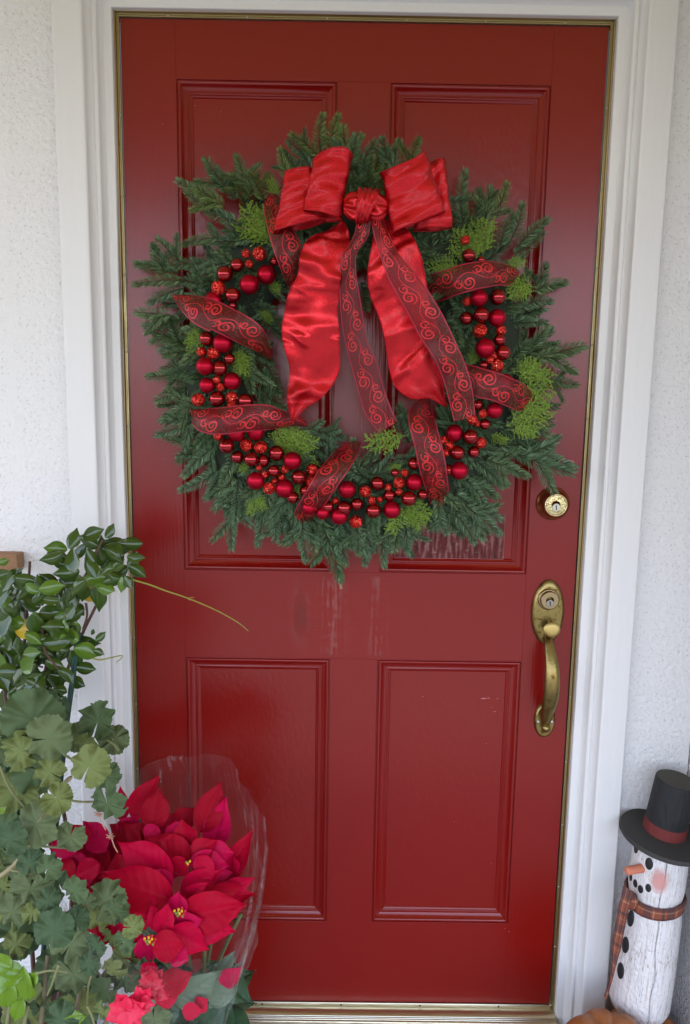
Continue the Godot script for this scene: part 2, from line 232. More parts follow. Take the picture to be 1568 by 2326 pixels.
const SLEEVE := [
	[-441,606,120,-426,422,140,-394,74,200], [-388,624,100,-378,416,130,-366,82,200], [-323,631,100,-321,421,130,-337,87,200], [-254,645,120,-251,428,140,-307,100,210], [-224,613,160,-208,414,170,-285,119,230], [-182,586,220,-184,417,240,-264,156,270],
	[-160,544,300,-173,439,300,-247,189,310], [-164,516,380,-179,424,360,-241,223,350], [-172,523,460,-191,405,420,-240,256,390], [-192,517,500,-206,407,450,-250,281,420], [-238,524,530,-257,404,470,-272,287,430], [-292,535,550,-311,406,480,-302,283,430],
	[-357,540,540,-364,406,470,-334,270,420], [-435,553,480,-419,412,420,-369,232,380], [-512,544,360,-472,416,340,-390,184,330], [-546,558,240,-488,413,240,-400,141,280], [-507,585,160,-465,417,180,-401,107,240],
]

var rng := RandomNumberGenerator.new()
var wobble := FastNoiseLite.new()
var taken := {}

func lin(r: float, g: float, b: float, a := 1.0) -> Color:
	var c := Color(r, g, b).linear_to_srgb()
	c.a = a
	return c

func mat(c: Color, rough: float, metal := 0.0) -> StandardMaterial3D:
	var m := StandardMaterial3D.new()
	m.albedo_color = c
	m.roughness = rough
	m.metallic = metal
	return m

func noise_tex(frequency: float, octaves := 4, size := 512, kind := FastNoiseLite.TYPE_SIMPLEX_SMOOTH, ramp: Gradient = null, number := 1) -> NoiseTexture2D:
	var n := FastNoiseLite.new()
	n.noise_type = kind
	n.frequency = frequency
	n.fractal_octaves = octaves
	n.seed = number
	var t := NoiseTexture2D.new()
	t.width = size
	t.height = size
	t.seamless = true
	t.noise = n
	if ramp:
		t.color_ramp = ramp
	return t

func ramp(stops: Array) -> Gradient:
	var g := Gradient.new()
	var o := PackedFloat32Array()
	var c := PackedColorArray()
	for s in stops:
		o.append(s[0]); c.append(s[1])
	g.offsets = o
	g.colors = c
	return g

func bump(m: StandardMaterial3D, t: Texture2D, cm: float, scale := Vector3.ZERO) -> void:
	m.heightmap_enabled = true
	m.heightmap_texture = t
	m.heightmap_scale = cm
	if scale != Vector3.ZERO:
		m.uv1_triplanar = true
		m.uv1_world_triplanar = true
		m.uv1_scale = scale

func numbered(called: String, parent: Node) -> String:
	var key := str(parent.get_instance_id()) + called
	taken[key] = taken.get(key, -1) + 1
	return called if taken[key] == 0 else "%s_%03d" % [called, taken[key]]

func thing(called: String, label: String, category: String, at := Vector3.ZERO, group := "") -> Node3D:
	var o := Node3D.new()
	o.name = numbered(called, self)
	add_child(o, true)
	o.position = at
	o.set_meta("label", label)
	if category: o.set_meta("category", category)
	if group: o.set_meta("group", group)
	return o

func place_of(n: Node) -> Transform3D:
	var t := Transform3D()
	while n != self:
		t = n.transform * t
		n = n.get_parent()
	return t

# xf is in the world
func put(called: String, mesh: Mesh, m: Material, parent: Node = self, xf := Transform3D()) -> MeshInstance3D:
	var o := MeshInstance3D.new()
	o.name = numbered(called, parent)
	o.mesh = mesh
	o.material_override = m
	parent.add_child(o, true)
	o.transform = place_of(parent).affine_inverse() * xf
	return o

func structure(called: String, mesh: Mesh, m: Material, label: String) -> MeshInstance3D:
	var o := put(called, mesh, m)
	o.set_meta("kind", "structure")
	o.set_meta("label", label)
	return o

func v3(a, i := 0) -> Vector3:
	return Vector3(a[i], a[i + 1], a[i + 2]) * 0.001

# box with chamfered edges
func box(b: Mb, lo: Vector3, hi: Vector3, e := 0.0006, c := Color.WHITE) -> void:
	var mid := (lo + hi) / 2
	var h := (hi - lo) / 2
	for ax in 3:
		var a1 := (ax + 1) % 3
		var a2 := (ax + 2) % 3
		for s in [-1.0, 1.0]:
			var f := []
			for k in [[-1, -1], [1, -1], [1, 1], [-1, 1]]:
				var p := Vector3.ZERO
				p[ax] = s * h[ax]
				p[a1] = k[0] * (h[a1] - e)
				p[a2] = k[1] * (h[a2] - e)
				f.append(mid + p)
			if s > 0: f.reverse()
			b.face(f, c)
			# the chamfers towards the next axis
			for s2 in [-1.0, 1.0]:
				var g := []
				for k in [[0, -1], [0, 1], [1, 1], [1, -1]]:
					var p := Vector3.ZERO
					p[ax] = s * (h[ax] if k[0] == 0 else h[ax] - e)
					p[a1] = s2 * (h[a1] - e if k[0] == 0 else h[a1])
					p[a2] = k[1] * (h[a2] - e)
					g.append(mid + p)
				if s * s2 > 0: g.reverse()
				b.face(g, c)

func catmull(p: Array, n: int) -> Array:
	var out := []
	for i in p.size() - 1:
		var a = p[maxi(i - 1, 0)]
		var b = p[i]
		var c = p[i + 1]
		var d = p[mini(i + 2, p.size() - 1)]
		for k in n:
			var t := float(k) / n
			out.append(0.5 * (2.0 * b + (c - a) * t + (2.0 * a - 5.0 * b + 4.0 * c - d) * t * t + (3.0 * b - a - 3.0 * c + d) * t * t * t))
	out.append(p[-1])
	return out

# tube along points; radius is a Callable of 0..1, returning Vector2 (two half axes)
func tube(b: Mb, p: Array, radius: Callable, segs := 8, c := Color.WHITE, first := Vector3(0, 0, 1), caps := true) -> void:
	var rows := []
	var cs := []
	var side := first
	for i in p.size():
		var d: Vector3 = (p[mini(i + 1, p.size() - 1)] - p[maxi(i - 1, 0)]).normalized()
		side = (side - d * side.dot(d))
		if side.length() < 1e-5: side = d.cross(Vector3(0.3, 0.9, 0.2))
		side = side.normalized()
		var up := d.cross(side)
		var r: Vector2 = radius.call(float(i) / (p.size() - 1))
		var row := PackedVector3Array()
		var cr := PackedColorArray()
		for k in segs + 1:
			var a := TAU * k / segs
			row.append(p[i] + side * cos(a) * r.x + up * sin(a) * r.y)
			cr.append(c)
		rows.append(row); cs.append(cr)
	if caps:
		var first_row := PackedVector3Array(); var last_row := PackedVector3Array()
		for k in segs + 1:
			first_row.append(p[0]); last_row.append(p[-1])
		rows.push_front(first_row); rows.append(last_row)
		cs.push_front(cs[0]); cs.append(cs[0])
	b.grid(rows, [], cs)

# profile of Vector2(radius, height) turned about an axis; sharp corners by repeating a point
func lathe(b: Mb, prof: Array, segs: int, xf := Transform3D(), c := Color.WHITE, squash := Vector2.ONE) -> void:
	var strips := []
	var cur := []
	for i in prof.size():
		if cur and prof[i].is_equal_approx(cur[-1]):
			strips.append(cur); cur = []
		cur.append(prof[i])
	strips.append(cur)
	for st in strips:
		if st.size() < 2: continue
		var rows := []
		var cs := []
		var ts := []
		for q in st:
			var row := PackedVector3Array(); var cr := PackedColorArray(); var tr := PackedVector2Array()
			for k in segs + 1:
				var a := TAU * k / segs
				row.append(xf * Vector3(q.x * cos(a) * squash.x, q.y, -q.x * sin(a) * squash.y))
				cr.append(c); tr.append(Vector2(float(k) / segs, q.y))
			rows.append(row); cs.append(cr); ts.append(tr)
		b.grid(rows, ts, cs)

# axis along +z (out of the door)
func out_of(at: Vector3) -> Transform3D:
	return Transform3D(Basis(Vector3(1, 0, 0), Vector3(0, 0, 1), Vector3(0, -1, 0)), at)

func cyl(b: Mb, at: Vector3, r: float, z0: float, z1: float, e := 0.001, segs := 40, squash := Vector2.ONE) -> void:
	lathe(b, [Vector2(r, z0), Vector2(r, z1 - e), Vector2(r, z1 - e), Vector2(r - e * 0.4, z1 - e * 0.3), Vector2(r - e, z1), Vector2(r - e, z1), Vector2(0.00001, z1)], segs, out_of(at), Color.WHITE, squash)

# a moulding run along three sides of an opening or round a rectangle; prof = [s outward, z]
func strip_rows(prof: Array, f: Callable) -> Array:
	var a := PackedVector3Array(); var b := PackedVector3Array()
	for q in prof:
		a.append(f.call(q, 0)); b.append(f.call(q, 1))
	return [a, b]

func split_grid(b: Mb, prof: Array, f: Callable) -> void:
	var cur := []
	for q in prof:
		if cur and q.is_equal_approx(cur[-1]):
			if cur.size() > 1: b.grid(strip_rows(cur, f))
			cur = []
		cur.append(q)
	if cur.size() > 1: b.grid(strip_rows(cur, f))

func rect_moulding(b: Mb, x0: float, x1: float, y0: float, y1: float, prof: Array) -> void:
	split_grid(b, prof, func(q, e): return Vector3(x0 + q.x, y0 + q.x if e == 0 else y1 - q.x, q.y))
	split_grid(b, prof, func(q, e): return Vector3(x1 - q.x, y1 - q.x if e == 0 else y0 + q.x, q.y))
	split_grid(b, prof, func(q, e): return Vector3(x0 + q.x if e == 1 else x1 - q.x, y0 + q.x, q.y))
	split_grid(b, prof, func(q, e): return Vector3(x1 - q.x if e == 1 else x0 + q.x, y1 - q.x, q.y))

# ---------- leaves ----------
func leaf_mesh(w: float, fold: float, bend: float, tip: float, ribs: float, wave: float, number: int, pale := 1.35, rowsn := 14, half := 4, stripe := 0.03, cup := 0.0) -> ArrayMesh:
	var r := RandomNumberGenerator.new()
	r.seed = number
	var b := Mb.new()
	var rows := []
	var cs := []
	var ts := []
	var ph := r.randf() * TAU
	var curl := r.randf_range(-0.08, 0.08)
	for i in rowsn + 1:
		var y := float(i) / rowsn
		var ww := w * pow(sin(PI * pow(y, tip)), 0.8)
		ww *= 1.0 - 0.42 * smoothstep(0.62, 1.0, y)
		ww = maxf(ww, 0.004)
		var row := PackedVector3Array(); var cr := PackedColorArray(); var tr := PackedVector2Array()
		for j in range(-half, half + 1):
			var t := float(j) / half
			var z := fold * absf(t) * ww - cup * t * t * ww - bend * y * y + wave * sin(y * 9.0 + ph + t * 1.7) * t * t
			z += ribs * sin((y * 1.0 - absf(t) * 0.22) * 46.0) * (1.0 - absf(t) * 0.5) - ribs * 3.0 * exp(-t * t * 40.0)
			row.append(Vector3(t * ww * (1.0 - 0.15 * fold) + curl * y * y, y, z))
			var k := 1.0 + (pale - 1.0) * exp(-t * t * 60.0) - stripe * 3.0 * pow(maxf(0.0, sin((y - absf(t) * 0.22) * 46.0)), 5.0) + 0.1 * wobble.get_noise_3d(t * 160.0, y * 220.0, number * 50.0)
			cr.append(Color(k, k, k)); tr.append(Vector2(t * 0.5 + 0.5, y))
		rows.append(row); cs.append(cr); ts.append(tr)
	b.grid(rows, ts, cs)
	return b.make()

# a geranium leaf: round, lobed, scalloped and ruffled; about 1 in radius, petiole at the notch (-y)
func round_leaf_mesh(number: int) -> ArrayMesh:
	var r := RandomNumberGenerator.new()
	r.seed = number
	var b := Mb.new()
	var rows := []
	var cs := []
	var ph := r.randf() * TAU
	var cup := r.randf_range(-0.25, 0.35)
	var ruf := r.randf_range(0.13, 0.24)
	var tilt := r.randf_range(-0.25, 0.25)
	var rings := 9
	var seg := 84
	var lobes := []
	for k in 7:
		lobes.append(r.randf_range(0.95, 1.05))
	for i in rings + 1:
		var q := float(i) / rings
		var row := PackedVector3Array(); var cr := PackedColorArray()
		for k in seg + 1:
			var u := float(k) / seg
			var a := -PI / 2 + 0.1 + u * (TAU - 0.2)
			var lobe: float = lerpf(lobes[mini(int(u * 7), 6)], lobes[mini(int(u * 7) + 1, 6)], smoothstep(0.6, 1.0, fposmod(u * 7, 1.0)))
			var edge := lobe * (0.94 + 0.055 * absf(sin(u * 7.0 * PI)) + 0.05 * absf(sin(u * 28.0 * PI)))
			edge *= 0.8 + 0.2 * smoothstep(0.0, 0.12, u) * smoothstep(0.0, 0.12, 1.0 - u)
			var rr := q * edge
			var vein := exp(-pow(fposmod(u * 7.0, 1.0) - 0.5, 2.0) * 90.0)
			var z := cup * rr * rr + ruf * rr * rr * sin(u * 7.0 * TAU + ph) + ruf * 0.7 * pow(q, 3.0) * sin(u * 11.0 * TAU + ph * 2.0) - 0.035 * vein * q * (1.0 - q) * 2.0
			z += tilt * rr * rr * cos(a - ph)
			row.append(Vector3(rr * cos(a), rr * sin(a), z))
			var zone := 1.0 + 0.35 * exp(-pow((q - 0.25) * 4.5, 2.0)) - 0.14 * exp(-pow((q - 0.62) * 7.0, 2.0)) + 0.26 * smoothstep(0.93, 1.0, q)
			var kk := zone + 0.2 * vein * (1.0 - q * 0.7) + wobble.get_noise_2d(rr * cos(a) * 260.0 + number * 30, rr * sin(a) * 260.0) * 0.3
			cr.append(Color(kk * (1.0 + 0.3 * exp(-q * 3.0)), kk, kk * (1.0 - 0.3 * exp(-q * 3.0))))
		rows.append(row); cs.append(cr)
	b.grid(rows, [], cs)
	return b.make()

# basis with y along d and z as near n as can be
func along(at: Vector3, d: Vector3, n: Vector3, s: Vector3) -> Transform3D:
	var y := d.normalized()
	var x := y.cross(n).normalized()
	var z := x.cross(y).normalized()
	return Transform3D(Basis(x * s.x, y * s.y, z * s.z), at)

# ---------- evergreen ----------
func twig_needles(b: Mb, p0: Vector3, d0: Vector3, length: float, r: RandomNumberGenerator, needle: float, up := Vector3(0, 0, 1)) -> void:
	var d := d0.normalized()
	var side := d.cross(up).normalized()
	var sweep := r.randf_range(-0.25, 0.25)
	var lift := r.randf_range(-0.1, 0.22)
	var pts := []
	for i in 7:
		var t := i / 6.0
		pts.append(p0 + (d * t + side * sweep * t * t * 0.5 + up * lift * t * t * 0.5) * length)
	tube(b, pts, func(t): return Vector2.ONE * lerpf(0.0016, 0.0007, t), 5, Color(0.045, 0.05, 0.025))
	var n := int(length / 0.00046)
	for i in n:
		var t := (i + r.randf()) / n
		var f := t * 6.0
		var k := mini(int(f), 5)
		var p: Vector3 = pts[k].lerp(pts[k + 1], f - k)
		var dd: Vector3 = (pts[k + 1] - pts[k]).normalized()
		var s := dd.cross(up).normalized()
		var u2 := s.cross(dd)
		# the needles stand left, right and upward; few below
		var roll := r.randf_range(-0.45, PI + 0.45)
		if r.randf() < 0.78: roll = (r.randf_range(-0.4, 0.5) if r.randf() < 0.5 else PI - r.randf_range(-0.4, 0.5))
		var away := s * cos(roll) + u2 * sin(roll)
		var open := lerpf(0.98, 0.5, pow(t, 3.0)) * r.randf_range(0.8, 1.15)
		var dir := dd * cos(open) + away * sin(open)
		var len := needle * r.randf_range(0.75, 1.1) * (1.0 - 0.35 * pow(t, 4.0)) * lerpf(0.8, 1.0, minf(t * 6.0, 1.0))
		var bow := dd * len * 0.18
		var wid := dir.cross(away + Vector3(0.01, 0.02, 0)).normalized().cross(dir).normalized().lerp(dir.cross(Vector3(0, 0, 1)).normalized(), 0.65) * 0.00145
		var tone := r.randf_range(0.4, 1.5)
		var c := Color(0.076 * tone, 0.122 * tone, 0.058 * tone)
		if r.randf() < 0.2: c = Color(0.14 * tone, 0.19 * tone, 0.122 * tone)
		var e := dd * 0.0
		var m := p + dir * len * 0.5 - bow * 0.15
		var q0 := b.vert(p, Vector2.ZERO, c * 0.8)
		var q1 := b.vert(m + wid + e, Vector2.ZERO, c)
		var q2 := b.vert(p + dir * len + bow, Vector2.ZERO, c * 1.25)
		var q3 := b.vert(m - wid, Vector2.ZERO, c)
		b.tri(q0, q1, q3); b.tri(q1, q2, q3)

func sprig_mesh(number: int, arms: int) -> ArrayMesh:
	var r := RandomNumberGenerator.new()
	r.seed = number
	var b := Mb.new()
	twig_needles(b, Vector3.ZERO, Vector3(r.randf_range(-0.05, 0.05), 1, 0), 0.128, r, 0.0198)
	for k in arms:
		var s := -1.0 if k % 2 else 1.0
		var y := r.randf_range(0.015, 0.06)
		var a := r.randf_range(0.5, 0.85)
		twig_needles(b, Vector3(0, y, 0), Vector3(s * sin(a), cos(a), r.randf_range(0.0, 0.25)), r.randf_range(0.045, 0.075), r, 0.0175)
	return b.make()

func cedar_branch(b: Mb, p: Vector3, d: Vector3, length: float, level: int, r: RandomNumberGenerator) -> void:
	var n := Vector3(0, 0, 1)
	var steps := maxi(int(length / 0.0085), 2)
	var side := d.cross(n).normalized()
	var at := p
	var dir := d
	for i in steps:
		var t := float(i) / steps
		dir = (dir + side * r.randf_range(-0.12, 0.12) + n * r.randf_range(-0.08, 0.06)).normalized()
		var to := at + dir * length / steps
		var w := (0.0028 if level == 0 else 0.0025) * (1.0 - 0.4 * t)
		var tone := r.randf_range(0.7, 1.3)
		var c := Color(0.135 * tone, 0.215 * tone, 0.028 * tone) if level else Color(0.1 * tone, 0.15 * tone, 0.03 * tone)
		var sd := dir.cross(n).normalized() * w
		var q0 := b.vert(at, Vector2.ZERO, c); var q1 := b.vert(at.lerp(to, 0.65) + sd + n * 0.0004, Vector2.ZERO, c)
		var q2 := b.vert(to + dir * 0.0006, Vector2.ZERO, c * 1.25); var q3 := b.vert(at.lerp(to, 0.65) - sd, Vector2.ZERO, c)
		b.tri(q0, q1, q3); b.tri(q1, q2, q3)
		if level < 2 and (i > 0 or level > 0):
			for s in ([-1.0, 1.0] if level == 0 else [(-1.0 if i % 2 else 1.0)]):
				var a := r.randf_range(0.55, 0.85)
				var dd: Vector3 = (dir * cos(a) + side * s * sin(a) + n * r.randf_range(-0.12, 0.22)).normalized()
				cedar_branch(b, to, dd, length * (0.36 if level == 0 else 0.5) * (1.05 - 0.65 * t) * r.randf_range(0.8, 1.2) + 0.003, level + 1, r)
		at = to

func cedar_mesh(number: int) -> ArrayMesh:
	var r := RandomNumberGenerator.new()
	r.seed = number
	var b := Mb.new()
	cedar_branch(b, Vector3.ZERO, Vector3(0, 1, 0), 0.094, 0, r)
	return b.make()

# ---------- ribbons ----------
func ribbon_mesh(rows: Array, bulge: float, crumple: float, number: int, wire := 0.0011, sub := 6, across := 10, wave := Vector2(26, 9), folds := 0.0) -> ArrayMesh:
	var L := []; var R := []
	for q in rows:
		L.append(v3(q)); R.append(v3(q, 3))
	L = catmull(L, sub); R = catmull(R, sub)
	var b := Mb.new()
	var grid := []; var ts := []
	var u := 0.0
	for i in L.size():
		var mid: Vector3 = (L[i] + R[i]) / 2
		if i: u += mid.distance_to((L[i - 1] + R[i - 1]) / 2)
		var dir: Vector3 = ((L[mini(i + 1, L.size() - 1)] + R[mini(i + 1, L.size() - 1)]) - (L[maxi(i - 1, 0)] + R[maxi(i - 1, 0)])).normalized()
		var n: Vector3 = (R[i] - L[i]).cross(dir)
		n = n.normalized() if n.length() > 1e-7 else Vector3(0, 0, 1)
		if n.z < 0: n = -n
		var row := PackedVector3Array(); var tr := PackedVector2Array()
		for j in across + 1:
			var t := float(j) / across
			var w: float = (R[i] - L[i]).length()
			var p: Vector3 = L[i].lerp(R[i], t)
			var k := wobble.get_noise_3d(u * wave.y * 100.0, t * w * wave.x * 40.0, number * 37.0)
			var k2 := wobble.get_noise_3d(u * wave.x * 70.0 + t * 30.0, t * w * wave.y * 60.0, number * 91.0 + 5.0)
			p += n * (bulge * 4.0 * t * (1.0 - t) + crumple * (k * 1.4 + k2 * 0.8))
			if folds > 0.0:
				var ph := u * 62.0 + (t - 0.5) * 2.6 + k2 * 3.2 + number
				var strength := 0.35 + 0.65 * smoothstep(-0.25, 0.35, wobble.get_noise_2d(u * 900.0 + number * 70.0, t * 90.0))
				p += n * folds * strength * (1.0 - pow(absf(sin(ph * 0.5)), 0.6)) * 1.6
				p += n * folds * 0.5 * sin(t * 9.0 + u * 20.0 + number)
			row.append(p); tr.append(Vector2(u / 0.14, t))
		grid.append(row); ts.append(tr)
	b.grid(grid, ts)
	if wire > 0.0:
		for j in [0, across]:
			var line := []
			for row in grid: line.append(row[j])
			tube(b, line, func(_t): return Vector2(wire, wire), 6)
	return b.make()

# a flattened loop of ribbon: four corners of its front face, thickness, and its open ends' hems
func loop_mesh(q: Array, thick: float, crown: float, crumple: float, number: int) -> ArrayMesh:
	var tl := v3(q); var tr := v3(q, 3); var br := v3(q, 6); var bl := v3(q, 9)
	var b := Mb.new()
	var rows := []; var ts := []
	var nv := 20
	var na := 48
	for i in nv + 1:
		var t := float(i) / nv
		var l := bl.lerp(tl, t); var r := br.lerp(tr, t)
		var row := PackedVector3Array(); var tt := PackedVector2Array()
		for k in na + 1:
			var a := TAU * k / na
			var x := 0.5 - 0.5 * signf(cos(a)) * pow(absf(cos(a)), 0.75)
			var z := signf(sin(a)) * pow(absf(sin(a)), 0.5)
			var p := l.lerp(r, x)
			p += (tl - bl).normalized() * crown * 4.0 * x * (1.0 - x) * (t if z >= 0 else t - 0.35)
			p.z += (thick if z >= 0.0 else thick * 1.1) * z
			var arc := x * (r - l).length()
			var n1 := wobble.get_noise_3d(arc * 2600.0, t * 110.0, number * 53.0 + (40.0 if z < 0 else 0.0))
			var n2 := wobble.get_noise_3d(arc * 900.0 + t * 160.0, t * 500.0 - arc * 900.0, number * 11.0)
			p.z += crumple * (n1 * 1.2 + n2 * 1.3) * minf(1.0, absf(z) * 1.5)
			p.x += crumple * 0.5 * n2
			var near := x if tl.x < 0.0 else 1.0 - x
			p.z += signf(z) * (0.0045 * near * near * sin(t * 17.0 + number * 2.0 + near * 2.0) + 0.0025 * sin(t * 5.0 + x * 7.0 + number))
			row.append(p); tt.append(Vector2(arc / 0.14, t))
		rows.append(row); ts.append(tt)
	b.grid(rows, ts)
	for e in [0, nv]:
		var line := []
		for p in rows[e]: line.append(p)
		tube(b, line, func(_t): return Vector2(0.0013, 0.0013), 6, Color.WHITE, Vector3(0, 1, 0), false)
	for e in [1, nv - 1]:
		var line := []
		for p in rows[e]: line.append(p)
		tube(b, line, func(_t): return Vector2(0.0006, 0.0006), 5, Color.WHITE, Vector3(0, 1, 0), false)
	return b.make()

# ---------- printed cloth ----------
func stamp(im: Image, x: float, y: float, r: float, n: RandomNumberGenerator, share: float) -> void:
	var w := im.get_width(); var h := im.get_height()
	for j in range(int(y - r), int(y + r) + 1):
		for i in range(int(x - r), int(x + r) + 1):
			if j < 0 or j >= h or Vector2(i - x, j - y).length() > r or n.randf() > share: continue
			var k := n.randf()
			var c := Color(0.74, 0.045, 0.075, 0.97) if k < 0.62 else (Color(1.0, 0.3, 0.31, 1.0) if k < 0.85 else Color(0.5, 0.03, 0.07, 0.95))
			im.set_pixel(posmod(i, w), j, c)

func organza_image() -> Image:
	var n := RandomNumberGenerator.new()
	n.seed = 41
	var w := 640; var h := 224
	var im := Image.create(w, h, false, Image.FORMAT_RGBA8)
	for j in h:
		var edge := mini(j, h - 1 - j)
		for i in w:
			var k := 0.86 + 0.14 * sin(i * 1.9) * sin(j * 1.7) + n.randf_range(-0.06, 0.06)
			var c := Color(0.5 * k, 0.01 * k, 0.055 * k, 0.6)
			if edge < 10: c = Color(0.74 * k, 0.1 * k, 0.22 * k, 0.9)
			elif edge < 14: c = Color(0.28 * k, 0.01, 0.035, 0.92)
			im.set_pixel(i, j, c)
	# scrolls: a wavy vine with spirals on alternate sides
	var x := -40.0
	while x < w + 60:
		stamp(im, x, h * 0.5 + 34.0 * sin(x * TAU / 320.0), 2.6, n, 0.6)
		x += 1.5
	for k in 4:
		for big in 2:
			var cx := 80.0 + k * 160.0 + big * 84.0
			var up := (k + big) % 2 == 0
			var cy := h * (0.3 if up else 0.7)
			var r0 := 56.0 if big == 0 else 35.0
			var turns := 1.7 if big == 0 else 1.25
			var spin := 1.0 if up else -1.0
			for s in 460:
				var t := s / 460.0
				var a := spin * (t * turns * TAU) + k * 1.3
				var rr := r0 * (1.0 - 0.86 * t)
				stamp(im, cx + rr * cos(a), cy + rr * sin(a), lerpf(2.4, 5.8, sin(PI * minf(t * 1.15, 1.0))), n, 0.66)
			for s in 120:
				var t := s / 120.0
				stamp(im, cx - 45.0 + 60.0 * t, cy + (28.0 if up else -28.0) * sin(t * 3.0), 2.4, n, 0.6)
	for s in 260:
		stamp(im, n.randf() * w, 14.0 + n.randf() * (h - 28.0), 1.2, n, 0.8)
	return im

func plaid_image() -> Image:
	var im := Image.create(128, 128, false, Image.FORMAT_RGBA8)
	var n := RandomNumberGenerator.new()
	n.seed = 5
	for j in 128:
		for i in 128:
			var c := Color(0.54, 0.28, 0.19)
			for a in [i, j]:
				var m := posmod(a, 64)
				if m < 17: c = c.lerp(Color(0.30, 0.21, 0.22), 0.6)
				if m >= 21 and m < 24: c = c.lerp(Color(0.83, 0.72, 0.56), 0.38)
				if m >= 40 and m < 46: c = c.lerp(Color(0.2, 0.16, 0.18), 0.55)
				if m >= 52 and m < 54: c = c.lerp(Color(0.78, 0.6, 0.42), 0.3)
			var k := 0.9 + 0.12 * (((i + j) / 2) % 2) + n.randf_range(-0.06, 0.06)
			im.set_pixel(i, j, Color(c.r * k, c.g * k, c.b * k))
	return im

# white paint on a weathered log: u round, v up
func log_image() -> Image:
	var im := Image.create(512, 512, false, Image.FORMAT_RGBA8)
	var fine := FastNoiseLite.new(); fine.seed = 3; fine.frequency = 1.0; fine.fractal_octaves = 4
	for j in 512:
		for i in 512:
			var a := TAU * i / 512.0
			var x := cos(a) * 8.0; var y := sin(a) * 8.0
			var v := j / 512.0
			var streak := fine.get_noise_3d(x * 2.6, y * 2.6, v * 3.0)
			var chip := fine.get_noise_3d(x * 1.2 + 50.0, y * 1.2, v * 26.0)
			var hem := maxf(exp(-pow((v - 0.02) / 0.05, 2.0)), maxf(0.8 * exp(-pow((v - 0.6) / 0.06, 2.0)), exp(-pow((v - 0.985) / 0.04, 2.0))))
			var grain := fine.get_noise_3d(x * 7.0, y * 7.0, v * 2.2)
			var wear := smoothstep(0.16, 0.55, streak * 0.9 + hem * 0.32 * (chip + 0.55)) * 0.5 + smoothstep(0.4, 0.6, chip + hem * 0.25) * 0.4
			var c := Color(0.87, 0.855, 0.845).lerp(Color(0.62, 0.55, 0.48), clampf(wear, 0, 1))
			if streak < -0.4: c = c.lerp(Color(0.55, 0.5, 0.46), smoothstep(0.4, 0.62, -streak) * 0.6)
			c = c.darkened(0.32 * smoothstep(0.22, 0.5, grain) * (0.4 + 0.6 * smoothstep(-0.2, 0.3, chip)))
			im.set_pixel(i, 511 - j, c)
	return im

func streak_image() -> Image:
	var im := Image.create(128, 128, false, Image.FORMAT_RGBA8)
	var f := FastNoiseLite.new(); f.seed = 8; f.frequency = 1.0; f.fractal_octaves = 4
	for j in 128:
		for i in 128:
			var s := f.get_noise_2d(i * 0.16, j * 0.012 + 4.0)
			var s2 := f.get_noise_2d(i * 0.07 + 90.0, j * 0.05)
			var c := Color(0.4, 0.15, 0.15).lerp(Color(0.55, 0.37, 0.36), smoothstep(-0.1, 0.45, s))
			c = c.lerp(Color(0.75, 0.68, 0.66), smoothstep(0.3, 0.6, s2) * 0.4)
			c = c.lerp(Color(0.18, 0.12, 0.11), smoothstep(0.2, 0.5, -s) * 0.55)
			im.set_pixel(i, j, c)
	return im

func scuff_image() -> Image:
	var im := Image.create(256, 128, false, Image.FORMAT_RGBA8)
	var f := FastNoiseLite.new(); f.seed = 18; f.frequency = 1.0; f.fractal_octaves = 3
	for j in 128:
		for i in 256:
			var u := i / 255.0; var v := j / 127.0
			var s := f.get_noise_2d(i * 0.09, j * 0.006)
			var patchy := f.get_noise_2d(i * 0.03 + 40.0, j * 0.05)
			var left := exp(-pow((u - 0.46) / 0.1, 2.0)); var right := exp(-pow((u - 0.88) / 0.07, 2.0))
			var a := (left + 0.8 * right) * smoothstep(-0.15, 0.5, s + patchy * 0.5) * 0.33
			var brown := exp(-pow((u - 0.16) / 0.07, 2.0)) * exp(-pow((v - 0.5) / 0.3, 2.0)) * 0.3
			a = maxf(a, brown * (0.7 + patchy)) * smoothstep(0.0, 0.06, v) * smoothstep(0.0, 0.06, 1.0 - v)
			var c := Color(0.7, 0.42, 0.4) if brown < 0.12 else Color(0.42, 0.2, 0.14)
			im.set_pixel(i, j, Color(c.r, c.g, c.b, clampf(a, 0, 1)))
	return im

func tex(im: Image) -> ImageTexture:
	im.generate_mipmaps()
	return ImageTexture.create_from_image(im)

